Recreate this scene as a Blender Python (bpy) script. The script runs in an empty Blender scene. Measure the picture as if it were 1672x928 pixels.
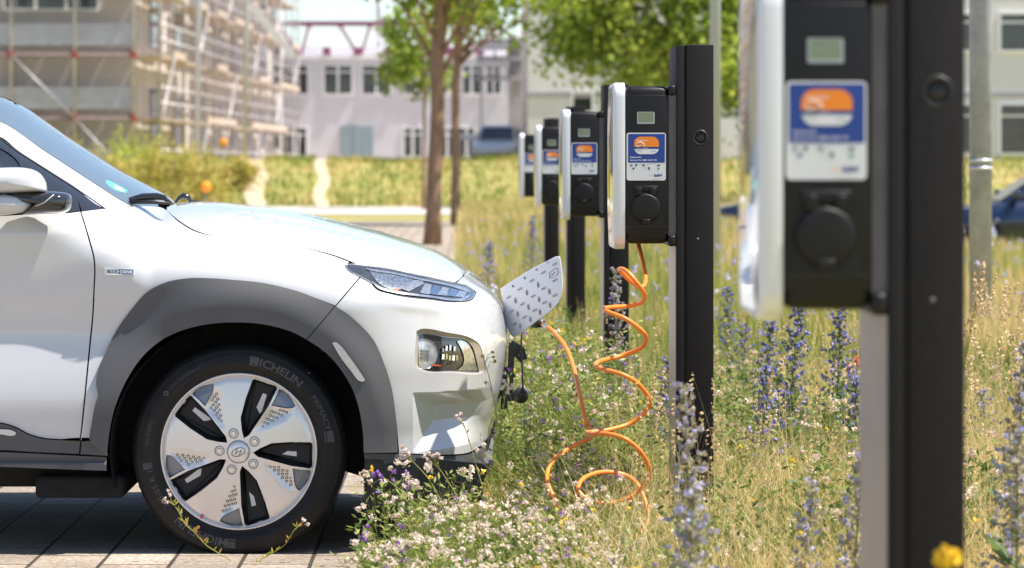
import bpy, bmesh, math, random
import numpy as np
from mathutils import Vector, Matrix
from mathutils.geometry import delaunay_2d_cdt

random.seed(7); RNG = np.random.default_rng(11)
SC = bpy.context.scene
COL = SC.collection
R = math.radians

# ------------------------------------------------------------------ camera
F = 5200.0; PX0 = 765.0; PY0 = 265.0; CZ = 1.22          # focal length and horizon of the photograph, in its pixels
cd = bpy.data.cameras.new('camera'); cam = bpy.data.objects.new('camera', cd); COL.objects.link(cam)
cam.location = (0, 0, CZ); cam.rotation_euler = (R(90), 0, 0)
cd.sensor_width = 36; cd.lens = 36 * F / 1672
cd.shift_x = (836 - PX0) / 1672; cd.shift_y = (PY0 - 464) / 1672
cd.clip_start = 0.1; cd.clip_end = 2000
cd.dof.use_dof = True; cd.dof.focus_distance = 9.95; cd.dof.aperture_fstop = 5.4
SC.camera = cam

# ------------------------------------------------------------------ sky and sun
SUN = Vector((0.44, -0.06, 0.89)).normalized()
w = bpy.data.worlds.new('World'); SC.world = w; w.use_nodes = True
nt = w.node_tree; bg = nt.nodes['Background']
sky = nt.nodes.new('ShaderNodeTexSky'); sky.sky_type = 'NISHITA'; sky.sun_disc = False
sky.sun_elevation = math.asin(SUN.z); sky.sun_rotation = math.atan2(SUN.x, SUN.y)
sky.air_density = 0.85; sky.dust_density = 0.35; sky.ozone_density = 1.0
nt.links.new(sky.outputs[0], bg.inputs[0]); bg.inputs[1].default_value = 0.10
sd = bpy.data.lights.new('sun', 'SUN'); sd.energy = 4.9; sd.angle = R(0.55); sd.color = (1.0, 0.94, 0.84)
so = bpy.data.objects.new('sun', sd); COL.objects.link(so)
so.rotation_euler = SUN.to_track_quat('Z', 'Y').to_euler(); so.location = (8, -6, 14)
SC.view_settings.view_transform = 'Standard'; SC.view_settings.look = 'None'
SC.view_settings.exposure = 0.97; SC.view_settings.gamma = 1.0
try: SC.view_settings.use_curve_mapping = False
except Exception: pass
SC.render.engine = 'CYCLES'
SC.cycles.max_bounces = 8; SC.cycles.transparent_max_bounces = 12
try: SC.cycles.use_denoising = True
except Exception: pass

# ------------------------------------------------------------------ materials
def mat(name, col, rough=0.6, metal=0.0, coat=0.0, var=0.0, vscale=8.0, bump=0.0, bscale=60.0, col2=None,
        spec=0.5, transl=0.0, attr=False, stretch=None):
    m = bpy.data.materials.new(name); m.use_nodes = True; n = m.node_tree.nodes; l = m.node_tree.links
    b = n['Principled BSDF']; c = (*col, 1)
    b.inputs['Base Color'].default_value = c; b.inputs['Roughness'].default_value = rough
    b.inputs['Metallic'].default_value = metal; b.inputs['Specular IOR Level'].default_value = spec
    b.inputs['Coat Weight'].default_value = coat; b.inputs['Coat Roughness'].default_value = 0.03
    tc = n.new('ShaderNodeTexCoord'); src = tc.outputs['Object']
    if stretch:
        mp = n.new('ShaderNodeMapping'); mp.inputs['Scale'].default_value = stretch
        l.new(src, mp.inputs[0]); src = mp.outputs[0]
    colout = None
    if attr:
        a = n.new('ShaderNodeAttribute'); a.attribute_name = 'tint'; colout = a.outputs['Color']
        l.new(colout, b.inputs['Base Color'])
    elif var > 0 or col2:
        t = n.new('ShaderNodeTexNoise'); t.inputs['Scale'].default_value = vscale; t.inputs['Detail'].default_value = 6
        t.inputs['Roughness'].default_value = 0.65
        l.new(src, t.inputs['Vector'])
        rp = n.new('ShaderNodeValToRGB'); rp.color_ramp.elements[0].position = 0.32; rp.color_ramp.elements[1].position = 0.68
        c2 = col2 if col2 else tuple(min(1, x * (1 + var)) for x in col)
        c1 = col if col2 else tuple(x * (1 - var) for x in col)
        rp.color_ramp.elements[0].color = (*c1, 1); rp.color_ramp.elements[1].color = (*c2, 1)
        l.new(t.outputs['Fac'], rp.inputs['Fac']); l.new(rp.outputs['Color'], b.inputs['Base Color']); colout = rp.outputs['Color']
    if bump > 0:
        t2 = n.new('ShaderNodeTexNoise'); t2.inputs['Scale'].default_value = bscale; t2.inputs['Detail'].default_value = 4
        l.new(src, t2.inputs['Vector']); bp = n.new('ShaderNodeBump'); bp.inputs['Strength'].default_value = bump
        bp.inputs['Distance'].default_value = 0.01
        l.new(t2.outputs['Fac'], bp.inputs['Height']); l.new(bp.outputs[0], b.inputs['Normal'])
    if transl > 0:
        tr = n.new('ShaderNodeBsdfTranslucent'); tr.inputs['Color'].default_value = c
        if colout: l.new(colout, tr.inputs['Color'])
        mx = n.new('ShaderNodeMixShader'); mx.inputs[0].default_value = transl
        l.new(b.outputs[0], mx.inputs[1]); l.new(tr.outputs[0], mx.inputs[2]); l.new(mx.outputs[0], n['Material Output'].inputs['Surface'])
    return m

def glass_mat(name, tint=(0.25, 0.3, 0.3), rough=0.01, amount=0.35, ior=1.5, base=(0.015, 0.02, 0.022)):
    m = bpy.data.materials.new(name); m.use_nodes = True; n = m.node_tree.nodes; l = m.node_tree.links
    b = n['Principled BSDF']; b.inputs['Base Color'].default_value = (*base, 1); b.inputs['Roughness'].default_value = rough
    b.inputs['IOR'].default_value = ior
    t = n.new('ShaderNodeBsdfTransparent'); t.inputs[0].default_value = (*tint, 1)
    lw = n.new('ShaderNodeFresnel'); lw.inputs[0].default_value = ior
    g = n.new('ShaderNodeBsdfGlossy'); g.inputs['Roughness'].default_value = rough
    mx1 = n.new('ShaderNodeMixShader'); mx1.inputs[0].default_value = amount
    l.new(b.outputs[0], mx1.inputs[1]); l.new(t.outputs[0], mx1.inputs[2])
    mx = n.new('ShaderNodeMixShader'); l.new(lw.outputs[0], mx.inputs[0]); l.new(mx1.outputs[0], mx.inputs[1]); l.new(g.outputs[0], mx.inputs[2])
    l.new(mx.outputs[0], n['Material Output'].inputs['Surface'])
    return m

M = dict(
    paint=mat('white_paint', (0.575, 0.577, 0.588), 0.22, 0.0, 1.0, var=0.05, vscale=420),
    clad=mat('grey_cladding', (0.084, 0.084, 0.090), 0.55, 0, 0, var=0.12, vscale=500, bump=0.12, bscale=900),
    clad_dark=mat('dark_cladding', (0.03, 0.032, 0.036), 0.5, 0, 0, var=0.15, vscale=300, bump=0.1, bscale=900),
    black=mat('black_plastic', (0.014, 0.014, 0.016), 0.45, 0, 0, var=0.2, vscale=40),
    gloss=mat('gloss_black', (0.02, 0.021, 0.024), 0.12, 0, 0.6),
    liner=mat('wheel_liner', (0.012, 0.012, 0.012), 0.9, 0, 0, var=0.4, vscale=30, bump=0.5, bscale=80),
    silver=mat('silver_satin', (0.62, 0.63, 0.65), 0.34, 0.35, 0.2, var=0.03, vscale=200),
    chrome=mat('chrome', (0.75, 0.76, 0.78), 0.12, 1.0),
    mirror=mat('polished_plate', (0.5, 0.5, 0.49), 0.05, 1.0),
    lens=mat('lamp_silver', (0.62, 0.62, 0.63), 0.15, 0.8, 1.0, var=0.3, vscale=60),
    lampdark=mat('lamp_dark', (0.05, 0.052, 0.058), 0.1, 0.2, 1.0, var=0.3, vscale=25),
    white=mat('white_plastic', (0.78, 0.78, 0.78), 0.4, 0, 0.3),
    rubber=mat('tyre_rubber', (0.010, 0.0095, 0.0105), 0.6, spec=0.3, coat=0.0, metal=0, col2=(0.021, 0.018, 0.016), vscale=9, bump=0.15, bscale=200),
    rubtxt=mat('tyre_lettering', (0.06, 0.06, 0.066), 0.5),
    wheelsil=mat('wheel_silver', (0.76, 0.72, 0.69), 0.27, 0.45, 0.6, var=0.03, vscale=400),
    wheelgrey=mat('wheel_grey', (0.22, 0.235, 0.27), 0.35, 0.5, 0.3),
    wheelblk=mat('wheel_black', (0.009, 0.009, 0.011), 0.55),
    orange=mat('orange_cable', (0.95, 0.24, 0.03), 0.42, 0, 0.2, var=0.06, vscale=30),
    post=mat('post_black', (0.011, 0.0088, 0.0092), 0.65, spec=0.28, coat=0.0, metal=0, var=0.2, vscale=60, bump=0.05, bscale=600),
    postside=mat('post_side_steel', (0.42, 0.36, 0.34), 0.42, 0.6, 0, var=0.12, vscale=5),
    box=mat('charger_black', (0.0095, 0.0082, 0.0085), 0.42, spec=0.3, coat=0.0, metal=0, var=0.25, vscale=30, bump=0.08, bscale=500),
    boxgrey=mat('charger_recess', (0.11, 0.10, 0.11), 0.55, 0, 0, var=0.15, vscale=20),
    silplate=mat('charger_silver', (0.72, 0.72, 0.74), 0.38, 0.25, 0.1, var=0.03, vscale=100),
    lcd=mat('lcd', (0.17, 0.21, 0.13), 0.2, 0, 0.6, var=0.1, vscale=90),
    lcdframe=mat('lcd_frame', (0.42, 0.45, 0.47), 0.3, 0.3, 0),
    stw=mat('sticker_white', (0.72, 0.72, 0.74), 0.5),
    stb=mat('sticker_blue', (0.012, 0.05, 0.27), 0.5, 0, 0.0, var=0.2, vscale=14),
    sto=mat('sticker_orange', (0.9, 0.25, 0.012), 0.5),
    std=mat('sticker_dark', (0.03, 0.03, 0.06), 0.5),
    stnavy=mat('sticker_navy', (0.02, 0.03, 0.22), 0.5),
    stgreen=mat('sticker_green', (0.01, 0.32, 0.12), 0.5),
    stgrey=mat('sticker_grey', (0.45, 0.46, 0.5), 0.5),
    badge=mat('badge_blue', (0.02, 0.07, 0.24), 0.3, 0, 0.5),
    amber=mat('amber', (0.8, 0.12, 0.03), 0.3, 0, 0.4),
    seat=mat('seat_cloth', (0.05, 0.05, 0.055), 0.9, var=0.2),
    glass=glass_mat('car_glass', (0.5, 0.56, 0.56), 0.01, 0.4, 1.9),
    windglass=glass_mat('windscreen_glass', (0.45, 0.6, 0.62), 0.015, 0.12, 2.2, (0.17, 0.215, 0.225)),  # bright sky reflection and haze painted into the pale bluish base colour
    stickgreen=mat('windscreen_sticker', (0.1, 0.5, 0.32), 0.5),
)

# ------------------------------------------------------------------ mesh helpers
def tag(o, label=None, cat=None, group=None, kind=None):
    if label: o['label'] = label
    if cat: o['category'] = cat
    if group: o['group'] = group
    if kind: o['kind'] = kind
    return o

def empty(name, loc=(0, 0, 0), rz=0):
    o = bpy.data.objects.new(name, None); COL.objects.link(o); o.location = loc; o.rotation_euler = (0, 0, rz)
    o.empty_display_size = 0.1
    return o

class MB:
    """collects shapes in one coordinate space and links them as ONE mesh object"""
    def __init__(s): s.v = []; s.f = []; s.m = []; s.sm = []
    def add(s, vs, fs, mi=0, smooth=False):
        k = len(s.v); s.v.extend(tuple(p) for p in vs)
        for f in fs: s.f.append(tuple(i + k for i in f)); s.m.append(mi); s.sm.append(smooth)
        return s
    def box(s, x0, x1, y0, y1, z0, z1, mi=0, bev=0.0):
        if bev <= 0:
            vs = [(x, y, z) for z in (z0, z1) for y in (y0, y1) for x in (x0, x1)]
            fs = [(0, 2, 3, 1), (4, 5, 7, 6), (0, 1, 5, 4), (2, 6, 7, 3), (0, 4, 6, 2), (1, 3, 7, 5)]
            return s.add(vs, fs, mi)
        bm = bmesh.new(); bmesh.ops.create_cube(bm, size=1)
        for v in bm.verts:
            v.co = Vector(((x0 + x1) / 2 + v.co.x * (x1 - x0), (y0 + y1) / 2 + v.co.y * (y1 - y0), (z0 + z1) / 2 + v.co.z * (z1 - z0)))
        bmesh.ops.bevel(bm, geom=bm.edges[:], offset=bev, segments=3, profile=0.5, affect='EDGES')
        return s.bm(bm, mi, True)
    def bm(s, bm, mi=0, smooth=False):
        bm.verts.ensure_lookup_table(); bm.verts.index_update()
        s.add([v.co[:] for v in bm.verts], [[v.index for v in f.verts] for f in bm.faces], mi, smooth); bm.free(); return s
    def bar(s, a, b, w, d, mi=0):
        """rectangular bar from a to b"""
        a = Vector(a); b = Vector(b); t = (b - a).normalized()
        u = t.cross(Vector((0, 1, 0)) if abs(t.y) < 0.9 else Vector((1, 0, 0))).normalized(); v = t.cross(u)
        vs = []
        for p in (a, b):
            for i, j in ((-1, -1), (1, -1), (1, 1), (-1, 1)): vs.append(p + u * (i * w / 2) + v * (j * d / 2))
        return s.add(vs, [(0, 3, 2, 1), (4, 5, 6, 7), (0, 1, 5, 4), (1, 2, 6, 5), (2, 3, 7, 6), (3, 0, 4, 7)], mi)
    def tube(s, pts, r, n=8, mi=0, smooth=True, cap=True):
        pts = [Vector(p) for p in pts]; rs = r if hasattr(r, '__len__') else [r] * len(pts)
        vs = []; prev = None
        for i, p in enumerate(pts):
            t = (pts[min(i + 1, len(pts) - 1)] - pts[max(i - 1, 0)]).normalized()
            if prev is None:
                u = t.cross(Vector((0, 0, 1)) if abs(t.z) < 0.9 else Vector((1, 0, 0))).normalized()
            else:
                u = (prev - t * prev.dot(t)).normalized()
            prev = u; v = t.cross(u)
            for k in range(n):
                a = 2 * math.pi * k / n; vs.append(p + (u * math.cos(a) + v * math.sin(a)) * rs[i])
        fs = []
        for i in range(len(pts) - 1):
            for k in range(n):
                fs.append((i * n + k, i * n + (k + 1) % n, (i + 1) * n + (k + 1) % n, (i + 1) * n + k))
        if cap: fs.append(tuple(range(n - 1, -1, -1))); fs.append(tuple((len(pts) - 1) * n + k for k in range(n)))
        return s.add(vs, fs, mi, smooth)
    def lathe(s, prof, axis='y', c=(0, 0, 0), n=48, mi=0, smooth=True, close=False):
        """prof: (radius, along-axis) pairs"""
        vs = []; fs = []; m = len(prof)
        for k in range(n):
            a = 2 * math.pi * k / n; ca, sa = math.cos(a), math.sin(a)
            for r, h in prof:
                if axis == 'y': vs.append((c[0] + r * ca, c[1] + h, c[2] + r * sa))
                elif axis == 'z': vs.append((c[0] + r * ca, c[1] + r * sa, c[2] + h))
                else: vs.append((c[0] + h, c[1] + r * ca, c[2] + r * sa))
        for k in range(n):
            k2 = (k + 1) % n
            for i in range(m - 1 + (1 if close else 0)):
                i2 = (i + 1) % m
                fs.append((k * m + i, k2 * m + i, k2 * m + i2, k * m + i2))
        return s.add(vs, fs, mi, smooth)
    def poly(s, pts, y0, y1, mi=0, front=True, back=False, mi_side=None):
        """outline in x,z extruded along y"""
        n = len(pts); vs = [(x, y0, z) for x, z in pts] + [(x, y1, z) for x, z in pts]
        if front: s.add(vs, [tuple(range(n))], mi)
        if back: s.add(vs, [tuple(range(2 * n - 1, n - 1, -1))], mi)
        if y0 != y1: s.add(vs, [(i, (i + 1) % n, n + (i + 1) % n, n + i) for i in range(n)], mi if mi_side is None else mi_side)
        return s
    def build(s, name, mats, parent=None):
        me = bpy.data.meshes.new(name); me.from_pydata(s.v, [], s.f)
        mats = mats if isinstance(mats, (list, tuple)) else [mats]
        for m_ in mats: me.materials.append(m_)
        me.polygons.foreach_set('material_index', s.m); me.polygons.foreach_set('use_smooth', s.sm); me.update()
        o = bpy.data.objects.new(name, me); COL.objects.link(o)
        if parent: o.parent = parent
        return o

def fixn(o):
    bm = bmesh.new(); bm.from_mesh(o.data); bmesh.ops.recalc_face_normals(bm, faces=bm.faces[:]); bm.to_mesh(o.data); bm.free(); return o

def np_mesh(name, V, Fq, mats, tint=None, parent=None, smooth=False, midx=None):
    """big meshes: V (n,3), Fq (m,k) all faces with k corners, tint (n,3) per vertex"""
    me = bpy.data.meshes.new(name); V = np.asarray(V, np.float32); Fq = np.asarray(Fq, np.int32)
    m, k = Fq.shape
    me.vertices.add(len(V)); me.vertices.foreach_set('co', V.ravel())
    me.loops.add(m * k); me.loops.foreach_set('vertex_index', Fq.ravel())
    me.polygons.add(m); me.polygons.foreach_set('loop_start', np.arange(0, m * k, k, dtype=np.int32))
    me.polygons.foreach_set('loop_total', np.full(m, k, np.int32))
    for m_ in (mats if isinstance(mats, (list, tuple)) else [mats]): me.materials.append(m_)
    if midx is not None: me.polygons.foreach_set('material_index', np.asarray(midx, np.int32))
    if smooth: me.polygons.foreach_set('use_smooth', np.ones(m, bool))
    if tint is not None:
        a = me.color_attributes.new('tint', 'FLOAT_COLOR', 'POINT')
        c = np.ones((len(V), 4), np.float32); c[:, :3] = tint; a.data.foreach_set('color', c.ravel())
    me.update(calc_edges=True); me.validate()
    o = bpy.data.objects.new(name, me); COL.objects.link(o)
    if parent: o.parent = parent
    return o

def copy_tree(o, parent=None):
    c = o.copy(); COL.objects.link(c)
    if parent is not None: c.parent = parent
    for ch in list(o.children): copy_tree(ch, c)
    return c

def text_geo(s, size=1.0, bold=0.0, align='LEFT'):
    cu = bpy.data.curves.new('t', 'FONT'); cu.body = s; cu.size = size; cu.offset = bold; cu.align_x = align; cu.resolution_u = 3
    o = bpy.data.objects.new('t', cu); COL.objects.link(o); bpy.context.view_layer.update()
    dg = bpy.context.evaluated_depsgraph_get(); me = bpy.data.meshes.new_from_object(o.evaluated_get(dg))
    vs = [tuple(v.co) for v in me.vertices]; fs = [tuple(p.vertices) for p in me.polygons]
    bpy.data.objects.remove(o); bpy.data.curves.remove(cu); bpy.data.meshes.remove(me)
    return vs, fs

def at(px, py, D):
    """the place in the world, D metres deep, that the photograph shows at a pixel"""
    return Vector(((px - PX0) * D / F, D, CZ - (py - PY0) * D / F))

def smooth_poly(pts, step=4.0, closed=True, sharp=False):
    """dense outline through pts (Catmull-Rom unless sharp)"""
    P = [np.array(p, float) for p in pts]; n = len(P); out = []
    rng = range(n) if closed else range(n - 1)
    for i in rng:
        p1, p2 = P[i], P[(i + 1) % n]
        p0 = P[i - 1] if (closed or i > 0) else p1; p3 = P[(i + 2) % n] if (closed or i + 2 < n) else p2
        L = np.linalg.norm(p2 - p1); k = max(1, int(round(L / step)))
        d1 = (p2 - p0); d2 = (p3 - p1)
        a1 = np.linalg.norm(p1 - p0) + 1e-9; a2 = L + 1e-9; a3 = np.linalg.norm(p3 - p2) + 1e-9
        t1 = (p1 - p0) / a1; t2 = (p2 - p1) / a2; t3 = (p3 - p2) / a3
        # corners stay corners: only smooth where the outline turns gently
        m1 = ((t1 + t2) / 2 if t1 @ t2 > 0.55 else t2) * L; m2 = ((t2 + t3) / 2 if t2 @ t3 > 0.55 else t2) * L
        for j in range(k):
            t = j / k
            if sharp: q = p1 + (p2 - p1) * t
            else: q = (2*t**3-3*t**2+1)*p1 + (t**3-2*t**2+t)*m1 + (-2*t**3+3*t**2)*p2 + (t**3-t**2)*m2
            out.append(q)
    if not closed: out.append(P[-1])
    return np.array(out)

def in_poly(pts, poly):
    x, y = pts[:, 0], pts[:, 1]; ins = np.zeros(len(pts), bool); n = len(poly)
    for i in range(n):
        x1, y1 = poly[i]; x2, y2 = poly[(i + 1) % n]
        c = ((y1 > y) != (y2 > y)); xi = (x2 - x1) * (y - y1) / ((y2 - y1) if y2 != y1 else 1e-12) + x1
        ins ^= c & (x < xi)
    return ins

def seg_dist(pts, poly, closed=True):
    a = poly; b = np.roll(poly, -1, 0)
    if not closed: a = a[:-1]; b = b[:-1]
    d = np.full(len(pts), 1e9)
    for i in range(len(a)):
        ab = b[i] - a[i]; L = ab @ ab + 1e-12; t = np.clip(((pts - a[i]) @ ab) / L, 0, 1)
        d = np.minimum(d, np.hypot(*(pts - (a[i] + t[:, None] * ab)).T))
    return d

def fill2d(outer, holes=(), step=8.0, margin=0.45, extra=None):
    """triangulate outline with holes; returns points, triangles, boundary loops"""
    pts = [outer] + list(holes); allb = np.concatenate(pts)
    lo = outer.min(0); hi = outer.max(0); gx = np.arange(lo[0], hi[0], step); gy = np.arange(lo[1], hi[1], step * 0.866)
    G = np.array([(x + (step / 2 if j % 2 else 0), y) for j, y in enumerate(gy) for x in gx])
    nb = len(G)
    if extra is not None and len(extra): G = np.concatenate([G, extra])
    isx = np.arange(len(G)) >= nb; keep = in_poly(G, outer)
    for h in holes: keep &= ~in_poly(G, h)
    G = G[keep]; isx = isx[keep]
    if len(G):
        d = np.full(len(G), 1e9)
        for p in pts: d = np.minimum(d, seg_dist(G, p))
        G = G[d > np.where(isx, 0.22, margin * min(step, 4.0))]
    V = np.concatenate([allb, G]) if len(G) else allb
    E = []; k = 0; loops = []
    for p in pts:
        n = len(p); E += [(k + i, k + (i + 1) % n) for i in range(n)]; loops.append((k, n)); k += n
    r = delaunay_2d_cdt([Vector(p) for p in V], E, [], 0, 1e-4)
    vo = np.array([tuple(v) for v in r[0]]); fo = np.array(r[2])
    cen = vo[fo].mean(1); ok = in_poly(cen, outer)
    for h in holes: ok &= ~in_poly(cen, h)
    return vo, fo[ok]
# ------------------------------------------------------------------ the car's outer surface
YC = 10.80; W0 = 0.90; WX, WZ, WY = (390 - PX0) * 9.93 / F, 0.318, 9.93      # centre line, half width, front wheel centre
K = 10.78 / F
def _tab(pts, sig, lo, hi):
    q = smooth_poly(pts, 6.0, closed=False); x = np.linspace(lo, hi, 4000)
    o = np.argsort(q[:, 0]); y = np.interp(x, q[o, 0], q[o, 1]); dx = x[1] - x[0]
    k = int(4 * sig / dx); g = np.exp(-0.5 * (np.arange(-k, k + 1) * dx / sig) ** 2); g /= g.sum()
    y = np.convolve(np.pad(y, k, mode='edge'), g, 'valid'); return x, y
hood_px = [(289, 333), (300, 330.5), (326, 329.5), (357, 330.5), (400, 335), (464, 342.6), (508, 351.5), (551, 361), (615, 377), (659, 390.5),
           (700, 405), (733, 420), (765, 440), (786, 454), (815, 474), (850, 500), (900, 545)]
T_pts = [(-4.3, 0.95), (-4.06, 1.02), (-3.9, 1.12), (-3.75, 1.30), (-3.5, 1.47), (-3.2, 1.535), (-2.7, 1.56), (-2.2, 1.55), (-1.95, 1.525), (-1.76, 1.47),
         ((0 - PX0) * K, CZ - (157 - PY0) * K), ((110 - PX0) * K, CZ - (227 - PY0) * K), ((183 - PX0) * K, CZ - (273.5 - PY0) * K),
         ((256 - PX0) * K, CZ - (313 - PY0) * K)] + [((x - PX0) * K, CZ - (y - PY0) * K) for x, y in hood_px]
TX, TY = _tab([(a * 1000, b * 1000) for a, b in T_pts], 10, -4300, 400); TX = TX / 1000; TY = TY / 1000
TY = TY - 0.001 * (1 - np.clip((TX + 1.06) / 0.08, 0, 1)) * np.clip((TX + 1.9) / 0.1, 0, 1)
N_px = [(780, 380), (805, 440), (818, 470), (825, 500), (830, 530), (833, 553), (833, 575), (830, 597), (825, 630), (818, 657), (811, 678), (806, 710), (803, 749), (800, 790), (795, 860)]
N_pts = [(CZ - (y - PY0) * K, (x - PX0) * K) for x, y in N_px]
NZ, NX = _tab([(a * 1000, b * 1000) for a, b in N_pts], 8, -100, 1300); NZ = NZ / 1000; NX = NX / 1000

def sstep(a, b, x):
    t = np.clip((x - a) / (b - a), 0, 1); return t * t * (3 - 2 * t)

def q_of(X, Z):
    T = np.interp(X, TX, TY); N = np.interp(Z, NZ, NX)
    rear = -4.04 + 0.25 * np.clip(Z - 0.9, 0, 1)
    u = np.minimum((N - X) / 0.62, 1); v = np.minimum((T - Z) / 0.30, 1); r = np.minimum((X - rear) / 0.45, 1)
    a = (1 - u) ** 3; b = (1 - v) ** 3; c = (1 - r) ** 3
    return 1 - (a ** 4 + b ** 4 + c ** 4 + 1e-12) ** 0.25

HX = (np.array([100, 170, 250, 330, 430, 520, 600]) - PX0) * 9.95 / F
HZ = CZ - (np.array([440, 418, 398, 394, 402, 424, 455]) - PY0) * 9.95 / F
def pit(X, Z):
    s = 10.2 / F; px = PX0 + X / s; py = PY0 + (CZ - Z) / s
    dl = (px - 677) * s; dt = (py - 634 - 0.02 * (px - 677)) * s; db = (728 - py) * s
    dd = ((812 - px) * 0.78 + (670 - py) * 0.0 + (728 - py) * 0.62 - 12) * s
    d = np.minimum(np.minimum(np.minimum(0.10, dl * 1.6), dt * 2.2), np.minimum(db * 1.15, dd * 1.3))
    return np.clip(d, 0, 1) * (1 - sstep(738, 815, px))
def delta(X, Z):
    zr = np.interp(X, HX, HZ); w = sstep(-1.32, -1.0, X) * (1 - sstep(-0.42, -0.2, X))
    t = Z - zr
    d = -0.016 * np.where(t > 0, np.exp(-(t / 0.07) ** 2), np.exp(-(t / 0.20) ** 2)) * w
    wd = 1 - sstep(-1.0, -0.72, X)
    d = d + wd * (0.020 * np.exp(-((Z - 0.70) / 0.10) ** 2) - 0.012 * np.exp(-((Z - 0.47) / 0.1) ** 2))
    d = d + 0.24 * np.clip(Z - 1.0, 0, 1) * (1 - sstep(-1.15, -0.85, X))
    # lip under the slim upper lamp
    s = 10.3 / F; px = PX0 + X / s; py = PY0 + (CZ - Z) / s
    ln = 489 + (px - 661) * 0.152 - 14 * sstep(782, 806, px)
    wl = sstep(610, 680, px)
    d = d - wl * 0.005 * np.where(py < ln, np.exp(-((py - ln) / 24) ** 2), np.exp(-((py - ln) / 10) ** 2))
    d = d + pit(X, Z)
    for lx, ly, am in (([330, 400, 486, 572, 650], [343, 354.5, 369.6, 390, 412], .035), ([330, 400, 464, 530, 620, 720], [338, 345.5, 356, 368, 389, 424], .05)):
        ll = np.interp(px, lx, ly); d = d - am * np.exp(-((py - ll) / 2.6) ** 2) * sstep(lx[0], lx[0] + 60, px) * (1 - sstep(lx[-1] - 90, lx[-1], px))
    return d
def S(X, Z, ex=None):
    q = np.clip(q_of(X, Z), 0, 1); d = delta(X, Z) + (ex(X, Z) if ex else 0)
    return np.minimum(YC - W0 * np.sqrt(q) + d * np.minimum(1, q * 8), YC)
def Nrm(X, Z, ex=None, e=0.002):
    q = np.clip(q_of(X, Z), 0, 1); g = 2 * np.sqrt(q) / W0
    D = lambda x, z: delta(x, z) + (ex(x, z) if ex else 0)
    qx = (q_of(X + e, Z) - q_of(X - e, Z)) / (2 * e); qz = (q_of(X, Z + e) - q_of(X, Z - e)) / (2 * e)
    dx = (D(X + e, Z) - D(X - e, Z)) / (2 * e); dz = (D(X, Z + e) - D(X, Z - e)) / (2 * e)
    n = np.stack([g * dx - qx, -g, g * dz - qz], 1); return n / (np.linalg.norm(n, axis=1, keepdims=True) + 1e-12)
def unpx(P, ex=None):
    P = np.asarray(P, float); D = np.full(len(P), 9.9)
    for i in range(40):
        X = (P[:, 0] - PX0) * D / F; Z = CZ - (P[:, 1] - PY0) * D / F; D = 0.5 * D + 0.5 * S(X, Z, None)
    return X, Z
def W(X, Z):
    """off-frame corners: side-view metres to pixels of the side plane"""
    return (PX0 + X * F / 9.9, PY0 + (CZ - Z) * F / 9.9)

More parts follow.
